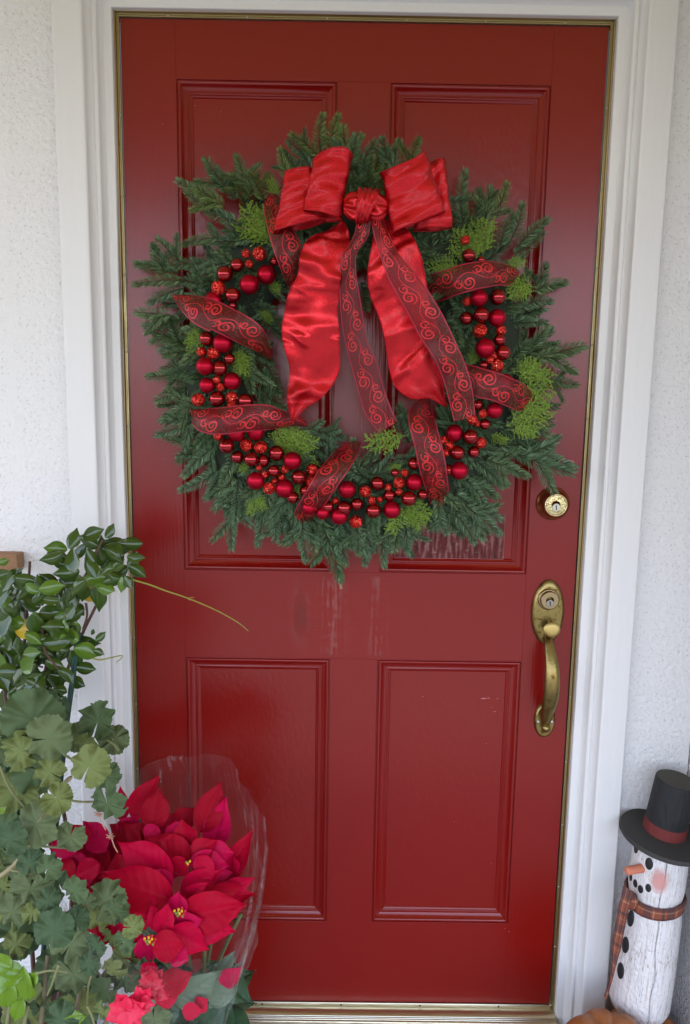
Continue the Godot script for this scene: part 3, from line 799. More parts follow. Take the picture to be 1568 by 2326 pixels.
func _ready() -> void:
	rng.seed = 11
	wobble.seed = 2
	wobble.frequency = 0.01
	wobble.fractal_octaves = 2
	# camera
	var cam := Camera3D.new()
	cam.name = "camera"
	add_child(cam)
	cam.fov = 66.57
	cam.position = Vector3(-0.033, 1.365, 1.5796)
	cam.rotation = Vector3(-0.15232, -0.00608, 0.01549)
	cam.near = 0.05
	cam.far = 400.0
	cam.current = true
	# sky
	var env := Environment.new()
	env.background_mode = Environment.BG_SKY
	env.tonemap_mode = Environment.TONE_MAPPER_LINEAR
	env.tonemap_exposure = 1.28
	env.sdfgi_enabled = true
	env.ssao_enabled = true
	env.ssil_enabled = true
	var sm := ProceduralSkyMaterial.new()
	sm.sky_top_color = Color(0.6, 0.71, 0.9)
	sm.sky_horizon_color = Color(0.965, 0.96, 0.96)
	sm.sky_curve = 0.18
	sm.ground_bottom_color = Color(0.35, 0.34, 0.32)
	sm.ground_horizon_color = Color(0.5, 0.5, 0.5)
	sm.sky_energy_multiplier = 1.8
	env.sky = Sky.new()
	env.sky.sky_material = sm
	var we := WorldEnvironment.new()
	we.name = "world"
	we.environment = env
	add_child(we)
	var sun := DirectionalLight3D.new()
	sun.name = "sun"
	add_child(sun)
	sun.light_energy = 1.1
	sun.light_angular_distance = 0.5
	sun.light_color = Color(1.0, 0.95, 0.86)
	sun.shadow_enabled = true
	sun.rotation_degrees = Vector3(-56, 24, 0)
	_setting()
	_door()
	_wreath()
	_vine()
	_geranium()
	_poinsettia()
	_snowman()

# ---------- walls, floor, roof, frame ----------
func _setting() -> void:
	var grit := noise_tex(0.035, 4, 512)
	var specks := noise_tex(0.05, 3, 512, FastNoiseLite.TYPE_SIMPLEX, ramp([[0.0, Color(0.78, 0.77, 0.75)], [0.14, Color(0.91, 0.9, 0.89)], [0.22, Color(1, 1, 1)], [1.0, Color(1, 1, 1)]]), 6)
	var stucco := mat(lin(0.76, 0.75, 0.735), 0.85)
	bump(stucco, grit, 0.24, Vector3(3.6, 3.6, 3.6))
	stucco.albedo_texture = specks
	var rough_stucco := mat(lin(0.78, 0.77, 0.76), 0.8)
	bump(rough_stucco, grit, 1.1, Vector3(4.7, 4.7, 4.7))
	var b := Mb.new()
	box(b, Vector3(-3.2, -0.3, -0.2), Vector3(-0.556, 2.52, 0.028), 0.001)
	box(b, Vector3(0.556, -0.3, -0.2), Vector3(0.713, 2.52, 0.028), 0.001)
	box(b, Vector3(-0.556, 2.15, -0.2), Vector3(0.556, 2.52, 0.028), 0.001)
	var wall := put("house_wall", b.make(), stucco)
	wall.set_meta("label", "white stucco house wall around the red front door")
	wall.set_meta("category", "wall")
	b = Mb.new()
	box(b, Vector3(0.715, -0.3, -0.2), Vector3(0.93, 2.52, 0.33), 0.006)
	var side := put("side_wall", b.make(), rough_stucco)
	side.set_meta("label", "grey rough stucco side wall at the right edge behind the wooden snowman")
	side.set_meta("category", "wall")

	var floor_mat := mat(lin(0.33, 0.295, 0.25), 0.8)
	bump(floor_mat, grit, 0.2, Vector3(2, 2, 2))
	b = Mb.new()
	box(b, Vector3(-3.2, -0.3, 0.03), Vector3(3.6, -0.12, 3.2), 0.01)
	structure("porch_floor", b.make(), floor_mat, "concrete porch floor in front of the door")
	b = Mb.new()
	b.face([Vector3(-150, -0.32, -150), Vector3(-150, -0.32, 150), Vector3(150, -0.32, 150), Vector3(150, -0.32, -150)])
	structure("ground", b.make(), mat(lin(0.16, 0.145, 0.1), 0.9), "ground in front of the house")
	b = Mb.new()
	box(b, Vector3(-3.4, 2.52, -0.25), Vector3(3.8, 2.64, 2.75), 0.01)
	structure("porch_ceiling", b.make(), mat(lin(0.88, 0.66, 0.25), 0.7), "cream porch ceiling over the door")

	b = Mb.new()
	box(b, Vector3(-3.4, 2.2, 2.56), Vector3(3.8, 2.519, 2.74), 0.01)
	structure("porch_beam", b.make(), mat(lin(0.7, 0.68, 0.62), 0.6), "beam along the open front of the porch roof")
	# frame
	var white := mat(lin(0.71, 0.7, 0.68), 0.42)
	bump(white, noise_tex(0.02, 3, 256), 0.05, Vector3(9, 1.6, 9))
	var brass := mat(lin(0.42, 0.35, 0.18), 0.4, 1.0)
	brass.roughness_texture = noise_tex(0.02, 4, 256, FastNoiseLite.TYPE_SIMPLEX_SMOOTH, ramp([[0.0, Color(0.6, 0.6, 0.6)], [1.0, Color(1.4, 1.4, 1.4)]]))
	brass.uv1_triplanar = true
	brass.uv1_world_triplanar = true
	brass.uv1_scale = Vector3(6, 2, 6)
	var frame := thing("door_frame", "white moulded door casing with brass weather strip around the red door", "door frame", Vector3(0, -0.12, 0.03))
	var prof := []
	for q in [[0, -0.035], [0, 0.021], [0, 0.021], [0.0007, 0.0232], [0.002, 0.024], [0.0145, 0.024], [0.0145, 0.024], [0.0155, 0.0235], [0.0165, 0.0245], [0.0195, 0.0285], [0.022, 0.0345], [0.0232, 0.04], [0.0232, 0.04], [0.0245, 0.042], [0.028, 0.043], [0.0315, 0.042], [0.0325, 0.04], [0.0325, 0.04], [0.0335, 0.0395], [0.0345, 0.0405], [0.0385, 0.045], [0.0415, 0.0515], [0.043, 0.057], [0.043, 0.057], [0.0442, 0.0592], [0.048, 0.06], [0.055, 0.0593], [0.094, 0.0583], [0.0965, 0.0578], [0.0985, 0.0558], [0.099, 0.053], [0.099, 0.053], [0.099, 0.02]]:
		prof.append(Vector2(q[0], q[1]))
	var xi := 0.4665
	var yt := 2.057
	b = Mb.new()
	split_grid(b, prof, func(q, e): return Vector3(-xi - q.x, -0.12 if e == 0 else yt + q.x, q.y))
	put("casing", b.make(), white, frame)
	b = Mb.new()
	split_grid(b, prof, func(q, e): return Vector3(xi + q.x, yt + q.x if e == 0 else -0.12, q.y))
	put("casing", b.make(), white, frame)
	b = Mb.new()
	split_grid(b, prof, func(q, e): return Vector3(-xi - q.x if e == 0 else xi + q.x, yt + q.x, q.y))
	put("head_casing", b.make(), white, frame)
	# brass strip: a flat flange with screws and a rounded ridge
	var strip := []
	for q in [[0, -0.02], [0, 0.005], [0, 0.005], [0.0018, 0.005], [0.0018, 0.005], [0.0022, 0.0036], [0.0028, 0.0036], [0.0032, 0.005], [0.0032, 0.005], [0.0052, 0.005], [0.0052, 0.005], [0.006, 0.0085], [0.0075, 0.0112], [0.0095, 0.0118], [0.0113, 0.009], [0.0118, 0.004]]:
		strip.append(Vector2(q[0], q[1]))
	var xs := 0.4587
	var ys := 2.0496
	var ws := []
	b = Mb.new()
	split_grid(b, strip, func(q, e): return Vector3(-xs - q.x * 0.75, -0.02 if e == 0 else ys + q.x, q.y))
	ws.append(put("weather_strip", b.make(), brass, frame))
	b = Mb.new()
	split_grid(b, strip, func(q, e): return Vector3(xs + q.x * 0.75, ys + q.x if e == 0 else -0.02, q.y))
	ws.append(put("weather_strip", b.make(), brass, frame))
	b = Mb.new()
	split_grid(b, strip, func(q, e): return Vector3(-xs - q.x * 0.75 if e == 0 else xs + q.x * 0.75, ys + q.x, q.y))
	ws.append(put("weather_strip", b.make(), brass, frame))
	b = Mb.new()
	lathe(b, [Vector2(0.0021, 0), Vector2(0.0019, 0.0009), Vector2(0.0012, 0.0016), Vector2(0.00001, 0.0018)], 12, out_of(Vector3.ZERO))
	var screw := b.make()
	var zinc := mat(lin(0.5, 0.49, 0.44), 0.35, 1.0)
	for i in 14:
		var y := 1.877 - i * 0.1465
		put("screw", screw, zinc, ws[0], Transform3D(Basis(), Vector3(-xs - 0.0019, y, 0.0047)))
		put("screw", screw, zinc, ws[1], Transform3D(Basis(), Vector3(xs + 0.0019, y + 0.028, 0.0047)))
		if i < 6: put("screw", screw, zinc, ws[2], Transform3D(Basis(), Vector3(-0.367 + i * 0.148, ys + 0.0025, 0.0047)))
	# threshold
	var sill := thing("threshold", "brass threshold with a fluted edge below the red door", "threshold", Vector3(0, -0.03, 0.02))
	var tp := []
	for q in [[-0.03, -0.014], [-0.03, -0.0016], [-0.03, -0.0016], [0.0022, -0.0016], [0.0022, -0.0016], [0.0032, -0.0028], [0.0036, -0.0098], [0.0036, -0.0098], [0.005, -0.0105], [0.0095, -0.0088], [0.0155, -0.0082], [0.022, -0.0096], [0.0272, -0.0126], [0.0272, -0.0126], [0.0285, -0.0145], [0.0285, -0.0145], [0.0298, -0.0128], [0.0318, -0.0128], [0.0318, -0.0128], [0.033, -0.0148], [0.033, -0.0148], [0.0343, -0.0131], [0.0363, -0.0131], [0.0363, -0.0131], [0.0375, -0.0152], [0.0375, -0.0152], [0.0388, -0.0136], [0.0412, -0.0138], [0.043, -0.016], [0.0435, -0.024]]:
		tp.append(Vector2(q[0], q[1]))
	b = Mb.new()
	split_grid(b, tp, func(q, e): return Vector3(-0.4655 if e == 0 else 0.4655, q.y, q.x))
	var pale_brass := mat(lin(0.68, 0.62, 0.45), 0.36, 1.0)
	bump(pale_brass, noise_tex(0.03, 4, 256), 0.05, Vector3(2, 14, 14))
	var plate := put("brass_plate", b.make(), pale_brass, sill)
	var hole := Mb.new()
	lathe(hole, [Vector2(0.0024, 0), Vector2(0.0022, 0.0004), Vector2(0.0012, 0.0005), Vector2(0.00001, 0.0002)], 14, out_of(Vector3.ZERO))
	for i in 5:
		put("screw", hole.make(), mat(lin(0.05, 0.045, 0.035), 0.5, 0.6), plate, Transform3D(Basis(), Vector3(-0.372 + i * 0.1785, -0.0063, 0.0034)))
	b = Mb.new()
	box(b, Vector3(-0.4655, -0.119, -0.1), Vector3(0.4655, -0.025, 0.075), 0.003)
	put("sill", b.make(), mat(lin(0.42, 0.37, 0.3), 0.7), sill)

# ---------- the door ----------
func _door() -> void:
	var door := thing("front_door", "red four panel front door with brass locks", "door", Vector3(0, 0, -0.02))
	var red := lin(0.2, 0.0045, 0.003)
	var streaks := noise_tex(0.11, 4, 512, FastNoiseLite.TYPE_SIMPLEX, null, 21)
	var up := mat(red, 0.25)
	bump(up, streaks, 0.02, Vector3(2.6, 0.16, 2.6))
	var over := mat(red, 0.25)
	bump(over, streaks, 0.009, Vector3(0.16, 2.6, 2.6))
	var satin := mat(red, 0.2)
	bump(satin, noise_tex(0.03, 3, 256), 0.025, Vector3(5, 5, 5))
	var field_mat := mat(red, 0.24)
	bump(field_mat, noise_tex(0.06, 4, 512, FastNoiseLite.TYPE_SIMPLEX, null, 4), 0.022, Vector3(2.2, 1.1, 2.2))
	for m in [up, over, satin, field_mat]: m.metallic_specular = 0.5
	var zb := -0.04
	var slabs := [["stile", -0.457, -0.355, 0.0, 2.0485, up], ["stile", 0.355, 0.457, 0.0, 2.0485, up], ["rail", -0.355, 0.355, 1.945, 2.0485, over], ["rail", -0.355, 0.355, 0.809, 0.9965, over], ["rail", -0.355, 0.355, 0.0, 0.199, over], ["mullion", -0.05, 0.05, 0.9965, 1.945, up], ["mullion", -0.05, 0.05, 0.199, 0.809, up]]
	for s in slabs:
		var b := Mb.new()
		box(b, Vector3(s[1], s[3], zb), Vector3(s[2], s[4], 0.0), 0.0004)
		put(s[0], b.make(), s[5], door)
	var prof := []
	for q in [[0.0, -0.006], [0.0, 0.0002], [0.0, 0.0002], [0.0006, 0.0008], [0.0013, 0.0004], [0.0016, -0.0026], [0.0016, -0.0026], [0.003, -0.0026], [0.003, -0.0026], [0.0034, 0.0004], [0.0048, 0.0014], [0.0072, 0.0012], [0.0086, 0.0002], [0.0086, 0.0002], [0.0112, -0.0042], [0.0145, -0.0072], [0.0185, -0.0088], [0.0185, -0.0088], [0.0205, -0.0086], [0.0205, -0.0086], [0.0208, -0.0104], [0.0225, -0.0088], [0.0243, -0.0092], [0.0256, -0.0112], [0.0256, -0.0112], [0.027, -0.0118], [0.029, -0.0128], [0.0305, -0.0152], [0.0305, -0.0152], [0.0325, -0.0152]]:
		prof.append(Vector2(q[0], q[1]))
	for p in [[-0.3552, -0.0498, 0.9963, 1.9452], [0.0498, 0.3552, 0.9963, 1.9452], [-0.3552, -0.0498, 0.1988, 0.8092], [0.0498, 0.3552, 0.1988, 0.8092]]:
		var f := Mb.new()
		box(f, Vector3(p[0] + 0.03, p[2] + 0.03, -0.03), Vector3(p[1] - 0.03, p[3] - 0.03, -0.0146), 0.0003)
		var panel := put("panel", f.make(), field_mat, door)
		var b := Mb.new()
		rect_moulding(b, p[0], p[1], p[2], p[3], prof)
		put("moulding", b.make(), satin, panel)
	# paint flecks
	var fl := Mb.new()
	for i in 46:
		var at := Vector3(rng.randf_range(-0.44, 0.44), rng.randf_range(0.03, 2.0), 0.0007)
		if absf(absf(at.x) - 0.2) < 0.13: at.z = -0.0141
		elif absf(absf(at.x) - 0.2) < 0.158: continue
		lathe(fl, [Vector2(rng.randf_range(0.0005, 0.001), 0), Vector2(0.00001, 0.0003)], 6, out_of(at))
	for q in [[0.3475, 0.187, 0.0012], [0.358, 0.179, 0.0012], [0.2805, 0.7195, 0.0032], [0.291, 0.7203, 0.0019], [0.3105, 0.7192, 0.0013], [0.306, 0.69, 0.0016], [0.3, 0.7, 0.0009], [0.15, 0.722, 0.0011]]:
		lathe(fl, [Vector2(q[2], 0), Vector2(0.00001, 0.0003)], 8, Transform3D(Basis(Vector3(2.1, 0.12, 0), Vector3(0, 0, 1), Vector3(0.1, -0.36, 0)), Vector3(q[0], q[1], 0.0004 if q[1] < 0.19 else -0.0144)))
	var fm := put("paint_flecks", fl.make(), mat(lin(0.4, 0.16, 0.16), 0.6), door)
	fm.set_meta("kind", "stuff")
	# a streaked glossy plate left in the right panel
	var pl := Mb.new()
	pl.grid([PackedVector3Array([Vector3(0.082, 1.026, -0.012), Vector3(0.308, 1.026, -0.012)]), PackedVector3Array([Vector3(0.082, 1.12, -0.012), Vector3(0.308, 1.12, -0.012)])])
	var sm := mat(Color.WHITE, 0.1, 0.45)
	sm.albedo_texture = tex(streak_image())
	sm.uv1_scale = Vector3(1, 1, 1)
	var plm := Mb.new()
	box(plm, Vector3(0.081, 1.025, -0.0148), Vector3(0.309, 1.121, -0.0124), 0.0004)
	var pm := put("streaked_plate", plm.make(), mat(lin(0.3, 0.1, 0.1), 0.3), door)
	pm.set_meta("label", "streaked glossy strip low in the upper right panel")
	put("streaked_face", pl.make(), sm, pm)

	var sc := Mb.new()
	sc.grid([PackedVector3Array([Vector3(-0.15, 0.812, 0.0006), Vector3(0.075, 0.812, 0.0006)]), PackedVector3Array([Vector3(-0.15, 0.993, 0.0006), Vector3(0.075, 0.993, 0.0006)])])
	var scm := mat(Color.WHITE, 0.45)
	scm.albedo_texture = tex(scuff_image())
	scm.transparency = BaseMaterial3D.TRANSPARENCY_ALPHA
	put("scuff_marks", sc.make(), scm, door)
	_locks(door)
	# tape scrap
	var t := Mb.new()
	t.grid([PackedVector3Array([Vector3(0.4165, 1.2385, 0.0008), Vector3(0.4395, 1.2345, 0.0012)]), PackedVector3Array([Vector3(0.4125, 1.2285, 0.0006), Vector3(0.437, 1.2235, 0.0016)])])
	var tm := mat(Color(0.95, 0.85, 0.87, 0.22), 0.3)
	tm.transparency = BaseMaterial3D.TRANSPARENCY_ALPHA
	var tape := put("tape_scrap", t.make(), tm)
	tape.set_meta("label", "small scrap of clear tape on the red door above the deadbolt")
	tape.set_meta("category", "tape")

func _locks(door: Node3D) -> void:
	var tarnish := noise_tex(0.018, 5, 512, FastNoiseLite.TYPE_SIMPLEX_SMOOTH, ramp([[0.0, Color(0.5, 0.42, 0.3)], [0.22, Color(0.74, 0.68, 0.52)], [0.4, Color(1, 0.97, 0.88)], [1.0, Color(1, 1, 1)]]), 9)
	var brass := mat(lin(0.29, 0.23, 0.1), 0.34, 1.0)
	brass.albedo_texture = tarnish
	bump(brass, noise_tex(0.04, 4, 256), 0.02, Vector3(7, 7, 7))
	var bright := mat(lin(0.62, 0.55, 0.34), 0.26, 1.0)
	bright.albedo_texture = tarnish
	bump(bright, noise_tex(0.06, 4, 256), 0.03, Vector3(11, 11, 11))
	var bronze := mat(lin(0.26, 0.062, 0.022), 0.22, 0.75)
	var steel := mat(lin(0.5, 0.47, 0.38), 0.35, 1.0)
	var dark := mat(lin(0.01, 0.009, 0.008), 0.6)
	# deadbolt
	var c := Vector3(0.4012, 1.1468, 0)
	var db := Node3D.new()
	db.name = "deadbolt"
	door.add_child(db)
	db.position = c - door.position
	var b := Mb.new()
	lathe(b, [Vector2(0.0348, 0.0), Vector2(0.0346, 0.0025), Vector2(0.0332, 0.0045), Vector2(0.0332, 0.0045), Vector2(0.0285, 0.0075), Vector2(0.0245, 0.0125), Vector2(0.0236, 0.0165)], 64, out_of(c))
	put("rose", b.make(), bronze, db)
	b = Mb.new()
	lathe(b, [Vector2(0.0236, 0.012), Vector2(0.0238, 0.024), Vector2(0.0238, 0.024), Vector2(0.0236, 0.0268), Vector2(0.0222, 0.0288), Vector2(0.0205, 0.0284), Vector2(0.0195, 0.0268), Vector2(0.0195, 0.0268), Vector2(0.0088, 0.0272), Vector2(0.0088, 0.0272), Vector2(0.0085, 0.0262)], 64, out_of(c))
	put("cylinder", b.make(), bright, db)
	_key_face(db, c + Vector3(0.0006, -0.0045, 0.0262), 0.0082, steel, dark)
	# handle set
	var h := Node3D.new()
	h.name = "handle_set"
	door.add_child(h)
	h.position = Vector3(0.404, 0.8, 0) - door.position
	var e := Vector3(0.4028, 0.9178, 0)
	b = Mb.new()
	lathe(b, [Vector2(1, 0.0), Vector2(1, 0.0035), Vector2(1, 0.0035), Vector2(0.97, 0.0065), Vector2(0.9, 0.0092), Vector2(0.82, 0.0102), Vector2(0.82, 0.0102), Vector2(0.4, 0.0118), Vector2(0.00001, 0.0122)], 72, out_of(e), Color.WHITE, Vector2(0.034, 0.0695))
	put("escutcheon", b.make(), brass, h)
	var k := Vector3(0.4013, 0.9475, 0.008)
	b = Mb.new()
	lathe(b, [Vector2(0.0228, 0.0), Vector2(0.0226, 0.004), Vector2(0.0205, 0.006), Vector2(0.0195, 0.006), Vector2(0.0195, 0.006), Vector2(0.0186, 0.0055), Vector2(0.0184, 0.013), Vector2(0.0184, 0.013), Vector2(0.0178, 0.0142), Vector2(0.0172, 0.0145), Vector2(0.0172, 0.0145), Vector2(0.0082, 0.0145), Vector2(0.0082, 0.0145), Vector2(0.008, 0.0135)], 56, out_of(k))
	put("cylinder", b.make(), mat(lin(0.36, 0.27, 0.15), 0.38, 1.0), h)
	_key_face(h, k + Vector3(0.0004, -0.0058, 0.0138), 0.0078, mat(lin(0.32, 0.29, 0.25), 0.38, 1.0), dark)
	# thumb piece: a rounded spoon that leans out
	b = Mb.new()
	var rows := []
	for i in 13:
		var q := i / 12.0
		var row := PackedVector3Array()
		for j in 33:
			var a := TAU * j / 32
			var x := cos(a) * q
			var y := sin(a) * q
			row.append(Vector3(0.4058, 0.8878, 0.035) + Vector3(x * 0.0172 * (1.0 + 0.1 * y), y * 0.0152 + 0.001 * q, 0.0012 * (1.0 - q * q) - 0.12 * (y * 0.0152) - 0.0018 * pow(q, 6.0)))
		rows.append(row)
	b.grid(rows)
	var under := []
	for i in 13:
		var row := PackedVector3Array()
		for p in rows[12 - i]: row.append(p + Vector3(0, 0, -0.0045 if i else 0.0))
		under.append(row)
	b.grid(under)
	tube(b, [Vector3(0.4045, 0.899, 0.004), Vector3(0.405, 0.8965, 0.02), Vector3(0.4055, 0.892, 0.031)], func(_t): return Vector2(0.0045, 0.003), 10)
	put("thumb_latch", b.make(), mat(lin(0.4, 0.29, 0.1), 0.4, 0.9), h)
	# grip
	b = Mb.new()
	var gp := catmull([Vector3(0.4035, 0.872, 0.006), Vector3(0.4035, 0.866, 0.018), Vector3(0.4035, 0.85, 0.031), Vector3(0.4055, 0.815, 0.049), Vector3(0.4065, 0.775, 0.054), Vector3(0.4065, 0.735, 0.045), Vector3(0.407, 0.705, 0.03), Vector3(0.408, 0.683, 0.0175), Vector3(0.408, 0.675, 0.008)], 6)
	tube(b, gp, func(t): return Vector2(0.0072 + 0.0092 * pow(sin(PI * clampf(t * 1.02 - 0.06, 0, 1)), 1.6), 0.0072 + 0.0024 * sin(PI * t)), 22, Color.WHITE, Vector3(1, 0, 0))
	put("grip", b.make(), brass, h)
	b = Mb.new()
	lathe(b, [Vector2(0.00001, 0.0115), Vector2(0.005, 0.0105), Vector2(0.0088, 0.007), Vector2(0.0095, 0.001), Vector2(0.0078, -0.004), Vector2(0.005, -0.007)], 24, out_of(Vector3(0.4085, 0.6695, 0.0165)))
	put("finial", b.make(), brass, h)
	var lp := Vector3(0.4094, 0.6797, 0)
	b = Mb.new()
	lathe(b, [Vector2(1, 0.0), Vector2(1, 0.003), Vector2(1, 0.003), Vector2(0.95, 0.006), Vector2(0.86, 0.0076), Vector2(0.86, 0.0076), Vector2(0.00001, 0.0086)], 60, out_of(lp), Color.WHITE, Vector2(0.0224, 0.0385))
	var low := put("lower_plate", b.make(), brass, h)
	b = Mb.new()
	lathe(b, [Vector2(0.0036, 0), Vector2(0.0034, 0.001), Vector2(0.0026, 0.0018), Vector2(0.0016, 0.0019), Vector2(0.0016, 0.0019), Vector2(0.0015, 0.0009), Vector2(0.00001, 0.0009)], 18, out_of(Vector3.ZERO))
	for x in [-0.0142, 0.0142]:
		put("screw", b.make(), mat(lin(0.62, 0.62, 0.6), 0.3, 1.0), low, Transform3D(Basis(), lp + Vector3(x, -0.0015, 0.0078)))

func _key_face(parent: Node3D, at: Vector3, r: float, m: Material, dark: Material) -> void:
	var b := Mb.new()
	cyl(b, at, r, 0.0, 0.0018, 0.0007, 36)
	put("key_plug", b.make(), m, parent)
	b = Mb.new()
	box(b, at + Vector3(-0.0009, -0.0052, 0.001), at + Vector3(0.0009, 0.0046, 0.0021), 0.0002)
	box(b, at + Vector3(-0.0021, 0.0008, 0.001), at + Vector3(-0.00085, 0.0026, 0.0022), 0.0002)
	box(b, at + Vector3(0.00085, -0.004, 0.001), at + Vector3(0.0019, -0.0022, 0.0022), 0.0002)
	put("keyhole", b.make(), dark, parent)

# ---------- the wreath ----------
func _wreath() -> void:
	var root := thing("wreath", "large evergreen wreath with red baubles and satin bow hung on the red door", "wreath", Vector3(0, 1.4, 0.03))
	var mats := []
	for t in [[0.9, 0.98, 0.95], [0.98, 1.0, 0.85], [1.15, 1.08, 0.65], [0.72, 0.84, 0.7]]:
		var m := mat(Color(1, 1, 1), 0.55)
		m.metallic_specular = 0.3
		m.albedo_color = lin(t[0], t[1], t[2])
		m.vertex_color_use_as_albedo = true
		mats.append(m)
	var base := Mb.new()
	var ring := []
	for i in 49:
		var a := TAU * i / 48
		ring.append(Vector3(-0.012 + 0.262 * cos(a), 1.41 + 0.262 * sin(a), 0.05))
	tube(base, ring, func(t): return Vector2(0.042, 0.062) * (1.0 + 0.12 * sin(t * 150.0)), 12, Color(0.02, 0.03, 0.014), Vector3(0, 0, 1), false)
	put("moss_ring", base.make(), mat(lin(0.018, 0.026, 0.014), 0.95), root)
	var kinds := []
	for i in 9: kinds.append(sprig_mesh(100 + i, [0, 1, 2, 2, 3, 3, 4, 2, 4][i]))
	for s in SPRIGS:
		var p := v3(s); var q := v3(s, 3)
		var L := (q - p).length()
		var kind := rng.randi_range(0, 3) if L < 0.1 else rng.randi_range(1, 8)
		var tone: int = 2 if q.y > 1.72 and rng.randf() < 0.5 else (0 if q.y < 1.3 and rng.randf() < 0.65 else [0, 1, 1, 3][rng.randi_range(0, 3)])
		var n := Vector3(rng.randf_range(-0.4, 0.4), rng.randf_range(-0.2, 0.5), 1)
		var k := clampf(L / 0.141, 0.45, 1.7)
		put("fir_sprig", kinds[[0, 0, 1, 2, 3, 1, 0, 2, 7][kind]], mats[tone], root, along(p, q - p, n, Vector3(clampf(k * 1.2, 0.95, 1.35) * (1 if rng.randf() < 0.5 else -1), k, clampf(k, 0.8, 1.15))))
	var c := Vector3(-0.012, 1.41, 0)
	for i in 140:
		var a := TAU * (i + rng.randf()) / 140.0
		var band := i % 3
		var r: float = [0.33, 0.27, 0.215][band] + rng.randf_range(-0.025, 0.025)
		var out := Vector3(cos(a), sin(a), 0)
		var tang := Vector3(-sin(a), cos(a), 0) * (1.0 if i % 2 else -1.0)
		var d: Vector3
		if band == 2: d = (tang + out * rng.randf_range(-0.55, 0.3) + Vector3(0, -0.1, rng.randf_range(-0.1, 0.15))).normalized()
		else: d = (out * rng.randf_range(0.4, 1.2) + tang * rng.randf_range(0.0, 1.0) + Vector3(0, -0.15, rng.randf_range(-0.15, 0.2))).normalized()
		var L := rng.randf_range(0.09, 0.13) * (0.8 if band == 2 else 1.0)
		var p := c + out * r - d * L * 0.5 + Vector3(0, 0, [0.055, 0.086, 0.09][band] + rng.randf_range(-0.026, 0.022))
		var n := Vector3(rng.randf_range(-0.4, 0.4), rng.randf_range(-0.2, 0.5), 1)
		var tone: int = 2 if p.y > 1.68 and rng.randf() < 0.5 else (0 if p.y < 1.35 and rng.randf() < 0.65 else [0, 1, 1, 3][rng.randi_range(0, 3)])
		var k := L / 0.141
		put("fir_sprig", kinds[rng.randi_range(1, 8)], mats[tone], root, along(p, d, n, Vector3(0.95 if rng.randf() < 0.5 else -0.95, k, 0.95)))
	var ced := []
	for i in 5: ced.append(cedar_mesh(300 + i))
	var cm := mat(Color.WHITE, 0.6)
	cm.metallic_specular = 0.3
	cm.vertex_color_use_as_albedo = true
	cm.backlight_enabled = true
	cm.backlight = Color(0.25, 0.3, 0.1)
	for s in CEDARS:
		if rng.randf() < 0.36: continue
		var p := v3(s); var q := v3(s, 3)
		var k := clampf((q - p).length() / 0.108, 0.35, 1.4)
		put("cedar_sprig", ced[rng.randi_range(0, 4)], cm, root, along(p, q - p, Vector3(rng.randf_range(-0.4, 0.4), rng.randf_range(-0.3, 0.3), 1), Vector3(k if rng.randf() < 0.5 else -k, k, k)))
	# baubles
	var ball := Mb.new()
	var pr := []
	for i in 19:
		var a := PI * i / 18
		pr.append(Vector2(maxf(sin(a), 0.00001), -cos(a)))
	lathe(ball, pr, 36)
	var smooth := ball.make()
	var shiny := mat(lin(0.3, 0.003, 0.008), 0.09, 0.9)
	shiny.clearcoat_enabled = true
	shiny.clearcoat = 0.6
	shiny.clearcoat_roughness = 0.04
	var matte := mat(lin(0.4, 0.003, 0.022), 0.38, 0.85)
	var glitter := mat(Color.WHITE, 0.28, 0.7)
	glitter.vertex_color_use_as_albedo = true
	var sparkle := []
	for k in 2: sparkle.append(_glitter_ball(70 + k))
	for s in BAUBLES:
		var r: float = s[3] * 0.0001
		var kind: int = s[4]
		var at := Transform3D(Basis.from_euler(Vector3(rng.randf() * 6, rng.randf() * 6, rng.randf() * 6)).scaled(Vector3.ONE * r), v3(s))
		put("bauble", sparkle[rng.randi_range(0, 1)] if kind == 0 else smooth, [glitter, shiny, matte][kind], root, at)
	# sheer ribbon
	var sheer := mat(Color.WHITE, 0.45, 0.15)
	sheer.albedo_texture = tex(organza_image())
	sheer.transparency = BaseMaterial3D.TRANSPARENCY_ALPHA
	sheer.cull_mode = BaseMaterial3D.CULL_DISABLED
	var num := 1
	for band in [BAND_TOP_LEFT, BAND_LEFT, BAND_LOWER_LEFT, BAND_BOTTOM, BAND_BOTTOM_RIGHT, BAND_RIGHT, BAND_UPPER_RIGHT]:
		put("sheer_ribbon", ribbon_mesh(band, 0.006, 0.0022, num, 0.0), sheer, root)
		num += 1
	# bow
	var bow := Node3D.new()
	bow.name = "bow"
	root.add_child(bow)
	bow.position = Vector3(0.01, 1.62, 0.18) - root.position
	var satin := mat(lin(0.6, 0.0035, 0.012), 0.23, 0.8)
	satin.clearcoat_enabled = true
	satin.clearcoat = 0.35
	satin.clearcoat_roughness = 0.25
	satin.metallic_specular = 0.6
	satin.cull_mode = BaseMaterial3D.CULL_DISABLED
	satin.heightmap_enabled = true
	satin.heightmap_texture = noise_tex(0.09, 4, 512, FastNoiseLite.TYPE_SIMPLEX, null, 33)
	satin.heightmap_scale = 0.06
	satin.uv1_scale = Vector3(0.5, 2.2, 1)
	var satin_tail: StandardMaterial3D = satin.duplicate()
	satin_tail.uv1_scale = Vector3(0.35, 2.0, 1)
	put("tail", ribbon_mesh(TAIL_LEFT, 0.008, 0.006, 11, 0.0011, 10, 16, Vector2(26, 9), 0.0065), satin_tail, bow)
	put("tail", ribbon_mesh(TAIL_RIGHT, 0.008, 0.006, 14, 0.0011, 10, 16, Vector2(26, 9), 0.0065), satin_tail, bow)
